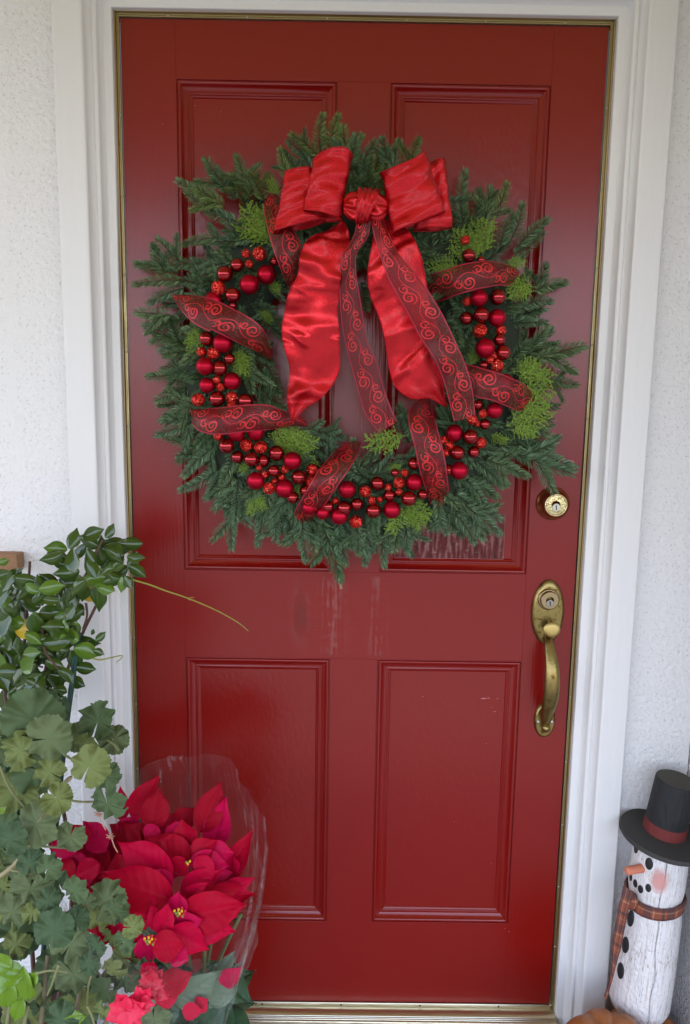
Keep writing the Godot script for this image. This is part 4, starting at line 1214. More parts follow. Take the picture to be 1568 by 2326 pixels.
	for i in LOOPS.size():
		put("loop", loop_mesh(LOOPS[i], [0.02, 0.02, 0.016, 0.02][i], [0.004, 0.014, 0.0, -0.006][i], 0.0048, i + 3), satin, bow)
	put("sheer_tail", ribbon_mesh(SHEER_TAIL_LEFT, 0.003, 0.003, 17, 0.0), sheer, bow)
	put("sheer_tail", ribbon_mesh(SHEER_TAIL_RIGHT, 0.004, 0.003, 18, 0.0), sheer, bow)
	# knot: a crumpled bundle
	var kn := Mb.new()
	var rows := []
	for i in 27:
		var v := i / 26.0
		var row := PackedVector3Array(); 
		for j in 49:
			var a := TAU * j / 48
			var pinch := 1.0 - 0.38 * exp(-pow((v - 0.5) / 0.16, 2.0))
			var rr := sin(PI * clampf(v, 0.015, 0.985)) ** 0.35
			var folds := 1.0 + 0.16 * sin(a * 5.0 + v * 4.0) + 0.1 * sin(a * 9.0 - v * 9.0) + 0.14 * wobble.get_noise_3d(cos(a) * 130.0, sin(a) * 130.0, v * 420.0)
			row.append(Vector3(0.002 + (v - 0.5) * 0.074, 1.676 + cos(a) * 0.026 * rr * pinch * folds, 0.196 + sin(a) * 0.021 * rr * pinch * folds))
		rows.append(row)
	kn.grid(rows)
	put("knot", kn.make(), satin, bow)
	var wrap := Mb.new()
	rows = []
	for i in 41:
		var a := TAU * i / 40
		var row := PackedVector3Array()
		for j in 13:
			var t := j / 12.0 - 0.5
			var k := 1.0 + 0.1 * sin(t * 26.0 + a * 2.0) + 0.12 * wobble.get_noise_3d(cos(a) * 160.0, sin(a) * 160.0, t * 300.0)
			row.append(Vector3(0.002 + t * 0.03 * (1.0 + 0.25 * cos(a)) + 0.006 * cos(a), 1.677 + cos(a) * 0.027 * k, 0.198 + sin(a) * 0.0235 * k))
		rows.append(row)
	wrap.grid(rows)
	put("knot_wrap", wrap.make(), satin, bow)
	var cut := Mb.new()
	tube(cut, [Vector3(-0.036, 1.02, 0.04), Vector3(-0.033, 0.995, 0.043), Vector3(-0.029, 0.972, 0.045)], func(t): return Vector2(0.004, 0.0035) * (1.0 - 0.3 * t), 8)
	put("cut_twig", cut.make(), mat(lin(0.34, 0.22, 0.11), 0.8), root)

func _glitter_ball(number: int) -> ArrayMesh:
	var r := RandomNumberGenerator.new()
	r.seed = number
	var b := Mb.new()
	var lat := 17
	var pts := []
	for i in lat + 1:
		var a := PI * i / lat
		var row := []
		var n := 30
		for k in n:
			var o := TAU * (k + r.randf_range(-0.3, 0.3)) / n
			var aa := a + r.randf_range(-0.06, 0.06)
			row.append(Vector3(sin(aa) * cos(o), cos(aa), sin(aa) * sin(o)) * r.randf_range(0.93, 1.05))
		row.append(row[0])
		pts.append(row)
	for i in lat:
		for k in 30:
			for t in [[pts[i][k], pts[i][k + 1], pts[i + 1][k]], [pts[i][k + 1], pts[i + 1][k + 1], pts[i + 1][k]]]:
				var g := r.randf()
				b.face(t, Color(0.5, 0.012, 0.01) if g < 0.5 else (Color(0.85, 0.06, 0.035) if g < 0.68 else (Color(0.18, 0.002, 0.005) if g < 0.95 else Color(1, 0.3, 0.22))))
	return b.make()

# ---------- plants ----------
func _vine() -> void:
	var root := thing("vine_plant", "climbing plant with glossy dark green oval leaves left of the red door", "plant", Vector3(-0.62, -0.12, 0.2))
	var green := mat(lin(0.036, 0.07, 0.009), 0.13)
	green.vertex_color_use_as_albedo = true
	var fresh := mat(lin(0.08, 0.15, 0.015), 0.18)
	fresh.vertex_color_use_as_albedo = true
	for m in [green, fresh]:
		m.backlight_enabled = true
		m.backlight = Color(0.08, 0.12, 0.02)
	var yellow := mat(lin(0.62, 0.42, 0.03), 0.4)
	yellow.vertex_color_use_as_albedo = true
	var kinds := []
	for i in 7:
		kinds.append(leaf_mesh([0.3, 0.33, 0.31, 0.34, 0.28, 0.32, 0.31][i], [0.06, 0.0, 0.1, 0.03, 0.05, 0.0, 0.12][i], [0.1, -0.05, 0.16, 0.05, 0.2, 0.12, 0.0][i], [0.82, 0.9, 0.85, 0.95, 0.8, 0.88, 0.9][i], 0.0015, 0.02, 400 + i, 1.12, 16, 5, 0.04, [0.5, -0.35, 0.7, 0.4, -0.3, 0.55, 0.8][i]))
	var i := 0
	for s in VINE_LEAVES:
		var a := deg_to_rad(s[3])
		var L: float = s[4] * 0.001
		var d := Vector3(cos(a), sin(a), rng.randf_range(-0.3, 0.35)).normalized()
		var n := Vector3(rng.randf_range(-0.35, 0.35), rng.randf_range(0.0, 0.6), 1.0)
		var at := v3(s) - d * L * 0.62
		var m: Material = fresh if rng.randf() < 0.24 else green
		put("leaf", kinds[rng.randi_range(0, 6)], m, root, along(at, d, n, Vector3.ONE * L * 1.12))
		i += 1
	for y in [[Vector3(-0.512, 0.985, 0.17), 0.3], [Vector3(-0.63, 0.925, 0.19), 0.0]]:
		put("yellow_leaf", kinds[1], yellow, root, along(y[0], Vector3(1, y[1], 0.1), Vector3(0, 0.3, 1), Vector3.ONE * 0.055))
	var bark := mat(lin(0.1, 0.045, 0.03), 0.7)
	for t in TWIGS:
		var p := []
		for k in range(0, t.size(), 3): p.append(v3(t, k))
		var b := Mb.new()
		tube(b, catmull(p, 5), func(q): return Vector2.ONE * lerpf(0.0026, 0.0017, q), 6)
		put("stem", b.make(), bark, root)
	var lime := mat(lin(0.3, 0.29, 0.05), 0.5)
	for t in [TENDRIL, SMALL_TENDRIL]:
		var p := []
		for q in t: p.append(v3(q))
		p = catmull(p, 6)
		var b := Mb.new()
		tube(b, p, func(q): return Vector2.ONE * lerpf(0.0016, 0.0008, q), 6)
		if t == TENDRIL:
			var m: Vector3 = v3(TENDRIL[3])
			for k in [[-0.004, 0.003], [0.013, 0.002], [0.006, -0.004]]:
				tube(b, [m, m + Vector3(k[0], k[1], 0.002)], func(q): return Vector2(0.0012, 0.001) * (1.0 - q * 0.6), 5)
		put("tendril", b.make(), lime, root)
	# woody stems down to the pot
	var trunk := Mb.new()
	for k in 4:
		var x := -0.66 + k * 0.03
		tube(trunk, catmull([Vector3(-0.62 + k * 0.01, 0.1, 0.2), Vector3(x + 0.02, 0.4, 0.17), Vector3(x, 0.75, 0.17), Vector3(x + 0.05 * k - 0.02, 1.05, 0.18)], 6), func(q): return Vector2.ONE * lerpf(0.005, 0.0025, q), 7)
	put("trunk", trunk.make(), bark, root)
	var pot := Mb.new()
	lathe(pot, [Vector2(0.07, 0.0), Vector2(0.085, 0.0), Vector2(0.105, 0.2), Vector2(0.105, 0.2), Vector2(0.112, 0.2), Vector2(0.112, 0.23), Vector2(0.112, 0.23), Vector2(0.1, 0.23), Vector2(0.1, 0.21), Vector2(0.00001, 0.21)], 32, Transform3D(Basis(), Vector3(-0.62, -0.12, 0.2)))
	put("pot", pot.make(), mat(lin(0.06, 0.05, 0.04), 0.85), root)
	# stake and batten
	var b2 := Mb.new()
	tube(b2, [Vector3(-0.6, 0.2, 0.235), Vector3(-0.5296, 0.7434, 0.23), Vector3(-0.5, 0.93, 0.225)], func(_t): return Vector2(0.0052, 0.0052), 12)
	var st := put("garden_stake", b2.make(), mat(lin(0.012, 0.05, 0.035), 0.35))
	st.set_meta("label", "dark green round garden stake standing between the two leafy plants")
	st.set_meta("category", "stake")
	b2 = Mb.new()
	box(b2, Vector3(-0.88, 1.004, 0.029), Vector3(-0.672, 1.037, 0.062), 0.002)
	var wood := mat(lin(0.3, 0.16, 0.08), 0.75)
	bump(wood, noise_tex(0.05, 4, 256), 0.1, Vector3(3, 30, 30))
	var bt := put("trellis_batten", b2.make(), wood)
	bt.set_meta("label", "brown wooden batten end at the left edge above the leafy plant")
	bt.set_meta("category", "batten")

func _geranium() -> void:
	var root := thing("geranium", "geranium with ruffled grey green leaves and a pink red flower at lower left", "plant", Vector3(-0.6, -0.12, 0.46))
	var mats := []
	for c in [[0.112, 0.146, 0.062], [0.08, 0.122, 0.05], [0.15, 0.182, 0.056], [0.06, 0.1, 0.045]]:
		var m := mat(lin(c[0], c[1], c[2]), 0.62)
		m.vertex_color_use_as_albedo = true
		m.metallic_specular = 0.3
		m.backlight_enabled = true
		m.backlight = Color(0.18, 0.24, 0.06)
		mats.append(m)
	var kinds := []
	for i in 9: kinds.append(round_leaf_mesh(500 + i))
	var stalk := mat(lin(0.2, 0.2, 0.08), 0.6)
	for s in GERANIUM_LEAVES:
		var r: float = s[3] * 0.001
		var a := deg_to_rad(s[4])
		var d := Vector3(cos(a), sin(a), rng.randf_range(-0.4, 0.1)).normalized()
		var n := Vector3(rng.randf_range(-0.35, 0.4), rng.randf_range(-0.05, 0.65), 1.0)
		var k: float = r * (1.0 if s[3] > 44 else 1.08)
		put("leaf", kinds[rng.randi_range(0, 8)], mats[rng.randi_range(0, 3)], root, along(v3(s), d, n, Vector3(k, k, k)))
	for t in GERANIUM_STEMS:
		var p := []
		for k in range(0, t.size(), 3): p.append(v3(t, k))
		var b := Mb.new()
		var thick := 0.0042 if t == GERANIUM_STEMS[0] or t == GERANIUM_STEMS[1] else 0.0021
		tube(b, catmull(p, 5), func(q): return Vector2.ONE * thick * (1.0 - 0.25 * q + 0.12 * sin(q * 30.0)), 8)
		put("stem", b.make(), mat(lin(0.3, 0.25, 0.12), 0.7) if thick > 0.003 else stalk, root)
	# main stems down to the pot
	var trunk := Mb.new()
	for k in 5:
		tube(trunk, catmull([Vector3(-0.6 + 0.01 * k, 0.1, 0.46), Vector3(-0.62 + 0.05 * k, 0.3, 0.44), Vector3(-0.62 + 0.06 * k, 0.45, 0.43)], 5), func(q): return Vector2.ONE * lerpf(0.006, 0.003, q), 7)
	put("trunk", trunk.make(), mat(lin(0.16, 0.13, 0.07), 0.8), root)
	var pot := Mb.new()
	lathe(pot, [Vector2(0.08, 0.0), Vector2(0.09, 0.0), Vector2(0.12, 0.22), Vector2(0.12, 0.22), Vector2(0.128, 0.22), Vector2(0.128, 0.255), Vector2(0.128, 0.255), Vector2(0.115, 0.255), Vector2(0.115, 0.23), Vector2(0.00001, 0.23)], 32, Transform3D(Basis(), Vector3(-0.6, -0.12, 0.46)))
	put("pot", pot.make(), mat(lin(0.33, 0.15, 0.08), 0.85), root)
	# flowers
	var petal := leaf_mesh(0.42, 0.1, 0.1, 0.55, 0.01, 0.06, 610, 1.15)
	var coral := mat(lin(0.75, 0.012, 0.06), 0.5)
	coral.vertex_color_use_as_albedo = true
	coral.backlight_enabled = true
	coral.backlight = Color(0.5, 0.03, 0.08)
	var crimson := mat(lin(0.5, 0.006, 0.03), 0.5)
	crimson.vertex_color_use_as_albedo = true
	for f in [[Vector3(-0.346, 0.4375, 0.525), 0.033, 9, coral], [Vector3(-0.325, 0.447, 0.515), 0.026, 6, coral], [Vector3(-0.3105, 0.4667, 0.5), 0.024, 14, crimson], [Vector3(-0.303, 0.448, 0.5), 0.02, 12, crimson]]:
		for k in f[2]:
			var a: float = TAU * k / f[2] * (1.0 if f[2] < 10 else 1.9) + rng.randf_range(-0.2, 0.2)
			var d := Vector3(cos(a), sin(a) * 0.8, rng.randf_range(0.0, 0.45))
			put("petal", petal, f[3], root, along(f[0] + Vector3(0, 0, rng.randf_range(-0.004, 0.006)), d, Vector3(0, 0.3, 1), Vector3.ONE * f[1] * rng.randf_range(0.8, 1.1)))
	var dry := Mb.new()
	for q in [Vector3(-0.4115, 0.692, 0.42), Vector3(-0.3935, 0.6535, 0.42)]:
		tube(dry, [q, q + Vector3(0.006, -0.016, 0.002), q + Vector3(0.01, -0.026, 0)], func(_t): return Vector2(0.0009, 0.0009), 5)
		for k in 7:
			var a := TAU * k / 7
			tube(dry, [q, q + Vector3(cos(a) * 0.007, 0.004 + sin(a) * 0.006, 0.004)], func(t): return Vector2(0.0022, 0.001) * (1.0 - 0.5 * t), 5)
	put("dried_flower", dry.make(), mat(lin(0.55, 0.3, 0.2), 0.8), root)
	# glossy yellow-green plant in the corner
	var low := thing("broad_leaf_plant", "bright yellow green glossy broad leaves at the bottom left corner", "plant", Vector3(-0.62, -0.12, 0.62))
	var lime := mat(lin(0.13, 0.235, 0.012), 0.24)
	lime.vertex_color_use_as_albedo = true
	lime.backlight_enabled = true
	lime.backlight = Color(0.3, 0.42, 0.02)
	var lk := []
	for i in 3: lk.append(leaf_mesh([0.34, 0.3, 0.38][i], 0.15, 0.14, 0.8, 0.012, 0.05, 620 + i, 1.4))
	for s in GLOSSY_LEAVES:
		var a := deg_to_rad(s[4])
		var L: float = s[3] * 0.001
		var d := Vector3(cos(a), sin(a), 0.15)
		put("leaf", lk[rng.randi_range(0, 2)], lime, low, along(v3(s) - d * L * 0.5, d, Vector3(rng.randf_range(-0.3, 0.3), 0.5, 1), Vector3.ONE * L * 1.45))
	var ls := Mb.new()
	for k in 3:
		tube(ls, catmull([Vector3(-0.62, -0.1, 0.6), Vector3(-0.6 + 0.02 * k, 0.2, 0.5), Vector3(-0.59 + 0.03 * k, 0.37, 0.44)], 5), func(_q): return Vector2(0.003, 0.003), 6)
	put("stem", ls.make(), stalk, low)

func _poinsettia() -> void:
	var root := thing("poinsettia", "red poinsettia with layered crimson bracts in front of the door", "plant", Vector3(-0.29, -0.12, 0.3))
	var mats := []
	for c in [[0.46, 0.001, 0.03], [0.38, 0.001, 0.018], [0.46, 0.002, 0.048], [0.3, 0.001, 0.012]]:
		var m := mat(lin(c[0], c[1], c[2]), 0.5)
		m.vertex_color_use_as_albedo = true
		m.backlight_enabled = true
		m.backlight = Color(0.3, 0.0, 0.02)
		m.metallic_specular = 0.2
		mats.append(m)
	var kinds := []
	for i in 8:
		kinds.append(leaf_mesh(0.5, [0.1, 0.06, 0.2, 0.12, 0.08, 0.22, 0.12, 0.05][i], [0.12, 0.2, 0.02, 0.16, 0.26, 0.1, 0.0, 0.18][i], [0.72, 0.78, 0.7, 0.75, 0.72, 0.78, 0.8, 0.7][i], 0.005, 0.04, 700 + i, 1.06, 30, 7, 0.05, [0.1, -0.15, 0.2, 0.08, -0.2, 0.15, 0.05, -0.1][i]))
	for set in [BRACTS, LOW_BRACTS]:
		for s in set:
			var p := v3(s); var q := v3(s, 3)
			var L := (q - p).length() * 1.04
			var w: float = s[6] * 0.001
			var n := Vector3(rng.randf_range(-0.25, 0.25), rng.randf_range(0.3, 0.8), 1)
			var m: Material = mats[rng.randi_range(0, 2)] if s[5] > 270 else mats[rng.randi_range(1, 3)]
			put("bract", kinds[rng.randi_range(0, 7)], m, root, along(p, q - p, n, Vector3(clampf(w * 1.15, L * 0.45, L * 1.1), L, L)))
	var foliage := []
	for c in [[0.03, 0.075, 0.03], [0.12, 0.17, 0.1]]:
		var m := mat(lin(c[0], c[1], c[2]), 0.45)
		m.vertex_color_use_as_albedo = true
		foliage.append(m)
	for s in POINSETTIA_LEAVES:
		var p := v3(s); var q := v3(s, 3)
		var L := (q - p).length() * 1.05
		put("leaf", kinds[rng.randi_range(0, 7)], foliage[rng.randi_range(0, 1)], root, along(p, q - p, Vector3(0.2, 0.3, 1), Vector3(L * 0.55, L, L)))
	var dots := [mat(lin(0.7, 0.42, 0.01), 0.45), mat(lin(0.2, 0.25, 0.03), 0.5), mat(lin(0.5, 0.02, 0.01), 0.5)]
	var bead := Mb.new()
	lathe(bead, [Vector2(0.00001, -1), Vector2(0.7, -0.7), Vector2(1, 0), Vector2(0.8, 0.6), Vector2(0.4, 0.9), Vector2(0.00001, 0.85)], 9)
	var bm := bead.make()
	for h in FLOWER_HEARTS:
		for k in (12 if h != FLOWER_HEARTS[2] else 4):
			var a := k * 2.4
			var r := 0.0031 * sqrt(k)
			put("cyathium", bm, dots[0] if k % 3 == 0 else (dots[1] if k % 3 == 1 else dots[2]), root, Transform3D(Basis().scaled(Vector3(0.002, 0.0027, 0.002)), v3(h) + Vector3(cos(a) * r, sin(a) * r * 0.75, 0.012 - r * 0.3)))
	# stems and leaves under the bracts, and the pot
	var st := Mb.new()
	for k in 6:
		var a := TAU * k / 6
		tube(st, catmull([Vector3(-0.285, 0.2, 0.3), Vector3(-0.285 + 0.04 * cos(a), 0.33, 0.3 + 0.04 * sin(a)), Vector3(-0.3 + 0.1 * cos(a), 0.44, 0.31 + 0.1 * sin(a))], 5), func(_q): return Vector2(0.0035, 0.0035), 7)
	put("stem", st.make(), mat(lin(0.12, 0.13, 0.05), 0.7), root)
	for k in 26:
		var a := rng.randf() * TAU
		var e := Vector3(cos(a), rng.randf_range(-0.5, 0.25), sin(a))
		var at := Vector3(-0.29, rng.randf_range(0.24, 0.4), 0.3) + Vector3(cos(a), 0, sin(a)) * 0.035
		put("leaf", kinds[rng.randi_range(0, 7)], foliage[0], root, along(at, e, Vector3(0, 1, 0.2), Vector3(0.06, 0.1, 0.1)))
	var pot := Mb.new()
	lathe(pot, [Vector2(0.05, 0.16), Vector2(0.06, 0.16), Vector2(0.078, 0.3), Vector2(0.078, 0.3), Vector2(0.084, 0.3), Vector2(0.084, 0.325), Vector2(0.084, 0.325), Vector2(0.076, 0.325), Vector2(0.075, 0.31), Vector2(0.00001, 0.31)], 32, Transform3D(Basis(), Vector3(-0.285, -0.12, 0.3)))
	put("pot", pot.make(), mat(lin(0.1, 0.12, 0.06), 0.6), root)
	var stool := Mb.new()
	lathe(stool, [Vector2(0.00001, 0.158), Vector2(0.13, 0.158), Vector2(0.13, 0.158), Vector2(0.132, 0.15), Vector2(0.13, 0.135), Vector2(0.13, 0.135), Vector2(0.1, 0.13), Vector2(0.09, 0.0)], 36, Transform3D(Basis(), Vector3(-0.285, -0.12, 0.3)))
	var sto := put("plant_stand", stool.make(), mat(lin(0.3, 0.14, 0.08), 0.85))
	sto.set_meta("label", "low terracotta stand under the poinsettia pot")
	sto.set_meta("category", "plant stand")
	# clear sleeve
	var rings := [[], [], []]
	for s in SLEEVE:
		for k in 3: rings[k].append(v3(s, k * 3))
	for k in 3: rings[k].append(rings[k][0])
	for k in 3: rings[k] = catmull(rings[k], 12)
	var rows := []
	for i in rings[0].size():
		var col := catmull([rings[0][i], rings[1][i], rings[2][i], rings[2][i].lerp(Vector3(-0.285, 0.05, 0.3), 0.45)], 12)
		var row := PackedVector3Array()
		for j in col.size():
			var p: Vector3 = col[j]
			var o := (p - Vector3(-0.3, p.y, 0.3)).normalized()
			var t := float(j) / col.size()
			var ang: float = float(i % (rings[0].size() - 1)) / (rings[0].size() - 1)
			var n1 := wobble.get_noise_3d(cos(ang * TAU) * 260.0, sin(ang * TAU) * 260.0, t * 120.0)
			var n2 := wobble.get_noise_3d(cos(ang * TAU) * 900.0 + 70.0, sin(ang * TAU) * 900.0, t * 260.0)
			var n3 := wobble.get_noise_3d(cos(ang * TAU) * 2200.0, sin(ang * TAU) * 2200.0 + 300.0, t * 300.0)
			p += o * (n1 * 0.012 + absf(n2) * 0.016 + absf(n3) * 0.003) + Vector3(0, n2 * 0.006, 0) * (1.0 - t)
			row.append(p)
		rows.append(row)
	var sl := Mb.new()
	sl.grid(rows)
	tube(sl, rows.map(func(rw): return rw[0]), func(_q): return Vector2(0.0004, 0.0004), 5, Color.WHITE, Vector3(0, 1, 0), false)
	var film := mat(Color(0.97, 0.97, 1.0, 0.01), 0.05)
	film.metallic_specular = 0.28
	film.transparency = BaseMaterial3D.TRANSPARENCY_ALPHA
	film.cull_mode = BaseMaterial3D.CULL_DISABLED
	var sleeve := put("cellophane_sleeve", sl.make(), film)
	sleeve.set_meta("label", "clear crinkled cellophane sleeve around the red poinsettia")
	sleeve.set_meta("category", "plastic wrap")

# ---------- snowman and pumpkins ----------
var log_xf := Transform3D()

func log_r(h: float) -> float:
	var r := 0.0605 - 0.006 * smoothstep(0.1, 0.35, h)
	r -= 0.005 * exp(-pow((h - 0.262) / 0.02, 2.0))
	r *= lerpf(0.62, 1.0, pow(clampf(h / 0.03, 0, 1), 0.42))
	return r

func on_log(a: float, h: float, lift := 0.0) -> Vector3:
	var r := log_r(h) + lift + 0.0011 * sin(a * 3.0 + 1.0) + 0.0008 * wobble.get_noise_3d(cos(a) * 300.0, sin(a) * 300.0, h * 500.0)
	return log_xf * Vector3(r * sin(a), h, r * cos(a))

func patch(a: float, h: float, wa: float, hh: float, dome: float) -> ArrayMesh:
	var b := Mb.new()
	var rows := []
	for i in 6:
		var q := i / 5.0
		var row := PackedVector3Array()
		for k in 25:
			var t := TAU * k / 24
			row.append(on_log(a + cos(t) * q * wa, h + sin(t) * q * hh, 0.0006 + dome * (1.0 - q * q)))
		rows.append(row)
	var rim := PackedVector3Array()
	for k in 25:
		var t := TAU * k / 24
		rim.append(on_log(a + cos(t) * wa, h + sin(t) * hh, -0.002))
	rows.append(rim)
	b.grid(rows)
	return b.make()

func _snowman() -> void:
	log_xf = Transform3D(Basis.from_euler(Vector3(-0.03, 0, -0.075)), Vector3(0.607, 0.088, 0.122))
	var root := thing("snowman", "wooden post snowman with black top hat and plaid scarf beside the right wall", "snowman", log_xf.origin)
	var paint := mat(Color.WHITE, 0.6)
	paint.albedo_texture = tex(log_image())
	paint.heightmap_enabled = true
	paint.heightmap_texture = noise_tex(0.05, 4, 512, FastNoiseLite.TYPE_SIMPLEX, null, 15)
	paint.heightmap_scale = 0.18
	paint.uv1_scale = Vector3(1, 1, 1)
	var b := Mb.new()
	var rows := []; var ts := []
	var nh := 160
	var top := 0.392
	for i in nh + 1:
		var h := top * i / nh
		var row := PackedVector3Array(); var tr := PackedVector2Array()
		var crack := -0.12 + 0.05 * sin(h * 17.0) + 0.03 * sin(h * 61.0) - h * 0.25
		var list := []
		for k in 81: list.append([TAU * k / 80.0 + crack + 0.015, 0.0])
		list[0][0] = crack + 0.015; list[80][0] = crack + TAU - 0.015
		list.append([crack + TAU, -0.009 if h > 0.004 else 0.0])
		list.append([crack + TAU + 0.015, 0.0])
		for q in list:
			row.append(on_log(q[0], h, q[1]))
			tr.append(Vector2(q[0] / TAU, h / top))
		rows.append(row); ts.append(tr)
	b.grid(rows, ts)
	var cap := PackedVector3Array(); var mid := PackedVector3Array()
	for p in rows[0]:
		cap.append(p); mid.append(log_xf * Vector3(0, 0, 0))
	b.grid([mid, cap])
	put("log_body", b.make(), paint, root)
	var black := mat(lin(0.012, 0.012, 0.013), 0.55)
	# azimuths: 0 faces out from the wall, negative to the left
	for e in [[-1.52, 0.374], [-0.82, 0.36]]: put("eye", patch(e[0], e[1] - 0.008, 0.15, 0.0125, 0.0012), black, root)
	for m in [[-1.56, 0.3], [-1.26, 0.296], [-1.0, 0.292], [-0.72, 0.303]]: put("mouth_dot", patch(m[0], m[1], 0.11, 0.0085, 0.001), black, root)
	for u in [[-1.2, 0.222], [-1.22, 0.163], [-1.25, 0.104]]: put("button", patch(u[0], u[1], 0.155, 0.0175, 0.002), black, root)
	var blush := mat(lin(0.72, 0.3, 0.25), 0.7)
	blush.albedo_color.a = 1.0
	var grad := GradientTexture2D.new()
	grad.fill = GradientTexture2D.FILL_RADIAL
	grad.fill_from = Vector2(0.5, 0.5)
	grad.fill_to = Vector2(1.0, 0.5)
	grad.width = 128
	grad.height = 128
	grad.gradient = ramp([[0.0, Color(1, 1, 1, 0.75)], [0.45, Color(1, 1, 1, 0.6)], [0.98, Color(1, 1, 1, 0.0)]])
	blush.albedo_texture = grad
	blush.transparency = BaseMaterial3D.TRANSPARENCY_ALPHA
	var bl := Mb.new()
	rows = []; ts = []
	for i in 9:
		var row := PackedVector3Array(); var tr := PackedVector2Array()
		for k in 9:
			row.append(on_log(-0.38 + (k / 8.0 - 0.5) * 0.75, 0.325 + (i / 8.0 - 0.5) * 0.062, 0.0009)); tr.append(Vector2(k / 8.0, i / 8.0))
		rows.append(row); ts.append(tr)
	bl.grid(rows, ts)
	put("painted_cheek", bl.make(), blush, root)
	# nose
	var nb := Mb.new()
	var n0 := on_log(-1.1, 0.334, -0.006)
	var nd := (on_log(-1.15, 0.334, 0.1) - n0).normalized()
	tube(nb, [n0, n0 + nd * 0.012, n0 + nd * 0.03, n0 + nd * 0.042, n0 + nd * 0.0445], func(t): return Vector2.ONE * (0.0092 - 0.0012 * t if t < 0.8 else 0.0058), 18)
	put("nose", nb.make(), mat(lin(0.62, 0.2, 0.11), 0.65), root)
	# hat
	var felt := mat(lin(0.042, 0.04, 0.036), 0.85)
	bump(felt, noise_tex(0.08, 3, 256), 0.06, Vector3(8, 8, 8))
	b = Mb.new()
	var hat := log_xf * Transform3D(Basis.from_euler(Vector3(0.1, 0, -0.04)), Vector3(0.0, 0.389, 0.0))
	lathe(b, [Vector2(0.05, -0.001), Vector2(0.0865, 0.0), Vector2(0.0865, 0.0), Vector2(0.0885, 0.003), Vector2(0.0885, 0.0075), Vector2(0.0865, 0.01), Vector2(0.0865, 0.01), Vector2(0.03, 0.0105)], 72, hat)
	put("hat_brim", b.make(), felt, root)
	var coat := mat(lin(0.013, 0.013, 0.014), 0.7)
	bump(coat, noise_tex(0.04, 4, 256), 0.25, Vector3(9, 2.5, 9))
	b = Mb.new()
	var cx := hat * Transform3D(Basis(), Vector3(0.004, 0, -0.012))
	lathe(b, [Vector2(0.0415, 0.034), Vector2(0.0413, 0.06), Vector2(0.041, 0.1), Vector2(0.0407, 0.124), Vector2(0.0407, 0.124), Vector2(0.0398, 0.1262), Vector2(0.038, 0.127)], 48, cx)
	put("hat_crown", b.make(), coat, root)
	b = Mb.new()
	lathe(b, [Vector2(0.038, 0.127), Vector2(0.034, 0.1262), Vector2(0.02, 0.1258), Vector2(0.00001, 0.1262)], 40, cx)
	put("crown_top", b.make(), mat(lin(0.06, 0.055, 0.042), 0.85), root)
	b = Mb.new()
	lathe(b, [Vector2(0.0422, 0.0095), Vector2(0.0421, 0.034), Vector2(0.0421, 0.034), Vector2(0.041, 0.0345)], 48, cx)
	var bandm := mat(lin(0.16, 0.022, 0.018), 0.75)
	bump(bandm, noise_tex(0.04, 4, 256), 0.15, Vector3(9, 2.5, 9))
	put("hat_band", b.make(), bandm, root)
	# scarf
	var plaid := mat(Color.WHITE, 0.9)
	plaid.albedo_texture = tex(plaid_image())
	plaid.cull_mode = BaseMaterial3D.CULL_DISABLED
	plaid.uv1_scale = Vector3(3.4, 0.45, 1)
	b = Mb.new()
	rows = []; ts = []
	for i in 73:
		var a := TAU * i / 72
		var row := PackedVector3Array(); var tr := PackedVector2Array()
		for k in 13:
			var c := TAU * k / 12
			var hh := 0.262 + 0.0125 * cos(c) + 0.004 * sin(a * 2.0) - 0.004 * cos(a + 0.9)
			var lift := 0.0045 + 0.0042 * sin(c) + 0.0012 * wobble.get_noise_2d(a * 120.0, cos(c) * 90.0)
			row.append(on_log(a, hh, lift)); tr.append(Vector2(float(i) / 72, k / 12.0 * 2.0))
		rows.append(row); ts.append(tr)
	b.grid(rows, ts)
	put("scarf_wrap", b.make(), plaid, root)
	var plaid2: StandardMaterial3D = plaid.duplicate()
	plaid2.uv1_scale = Vector3(0.95, 0.6, 1)
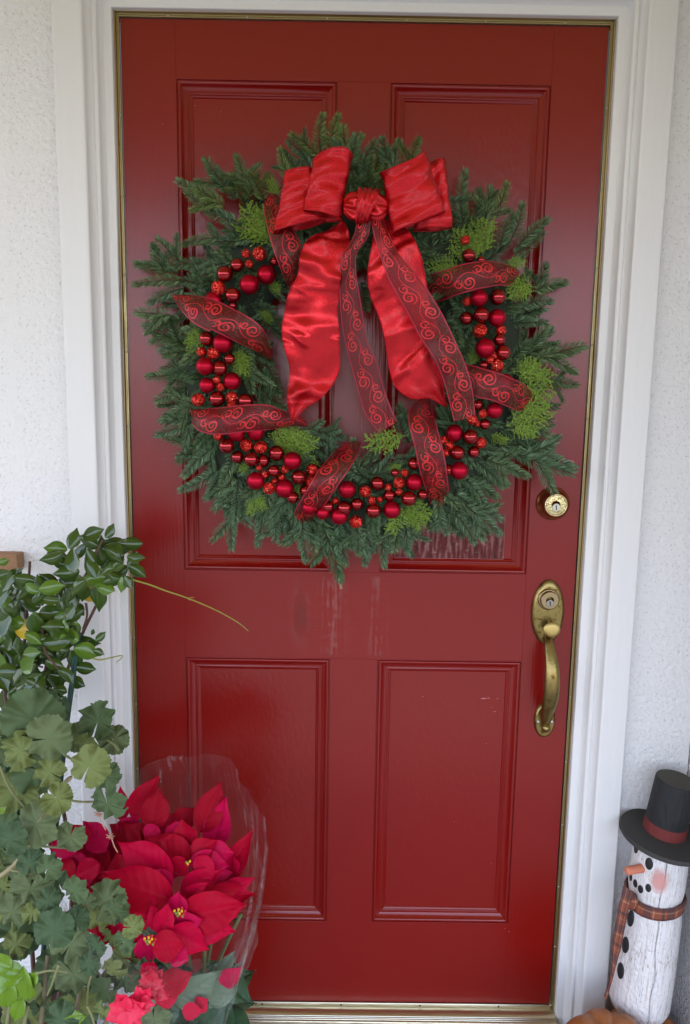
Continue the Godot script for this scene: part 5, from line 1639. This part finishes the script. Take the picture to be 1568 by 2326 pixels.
	put("scarf_tail", ribbon_mesh(SCARF_TAIL, 0.004, 0.003, 27, 0.0, 6, 8), plaid2, root)
	b = Mb.new()
	rows = []; ts = []
	var kc := on_log(-1.15, 0.262, 0.012)
	for i in 13:
		var v := PI * i / 12
		var row := PackedVector3Array(); var tr := PackedVector2Array()
		for k in 25:
			var a := TAU * k / 24
			var q := 1.0 + 0.12 * sin(a * 4.0 + v * 3.0)
			row.append(kc + Vector3(sin(v) * cos(a) * 0.012 * q, cos(v) * 0.019, sin(v) * sin(a) * 0.011 * q)); tr.append(Vector2(k / 24.0 * 0.25, i / 12.0))
		rows.append(row); ts.append(tr)
	b.grid(rows, ts)
	put("scarf_knot", b.make(), plaid, root)
	# pumpkins
	var skin := mat(lin(0.4, 0.15, 0.045), 0.42)
	skin.albedo_texture = noise_tex(0.012, 4, 256, FastNoiseLite.TYPE_SIMPLEX_SMOOTH, ramp([[0.0, Color(0.6, 0.62, 0.4)], [0.4, Color(0.95, 0.9, 0.85)], [1.0, Color(1, 1, 1)]]), 12)
	bump(skin, noise_tex(0.03, 4, 256), 0.15, Vector3(4, 4, 4))
	for p in [[Vector3(0.512, -0.12, 0.24), 0.115, 0.285, "orange ribbed pumpkin left of the snowman's foot", 0.4], [Vector3(0.622, -0.12, 0.128), 0.088, 0.213, "small orange pumpkin that the snowman stands on", 0.1]]:
		var pk := thing("pumpkin", p[3], "pumpkin", p[0], "pumpkins under the snowman")
		b = Mb.new()
		rows = []
		for i in 31:
			var v := PI * i / 30
			var row := PackedVector3Array()
			for k in 97:
				var a := TAU * k / 96
				var rib := pow(absf(cos(a * 4.0 + p[4])), 0.5)
				var rr: float = p[1] * pow(sin(v), 0.8) * (0.8 + 0.2 * rib)
				var y: float = p[2] * 0.5 * (1.0 - cos(v)) - p[2] * 0.13 * pow(absf(cos(v)), 10.0) * signf(-cos(v)) * (1.0 - 0.35 * rib)
				row.append(p[0] + Vector3(rr * cos(a), y, rr * sin(a)))
			rows.append(row)
		b.grid(rows)
		put("shell", b.make(), skin, pk)
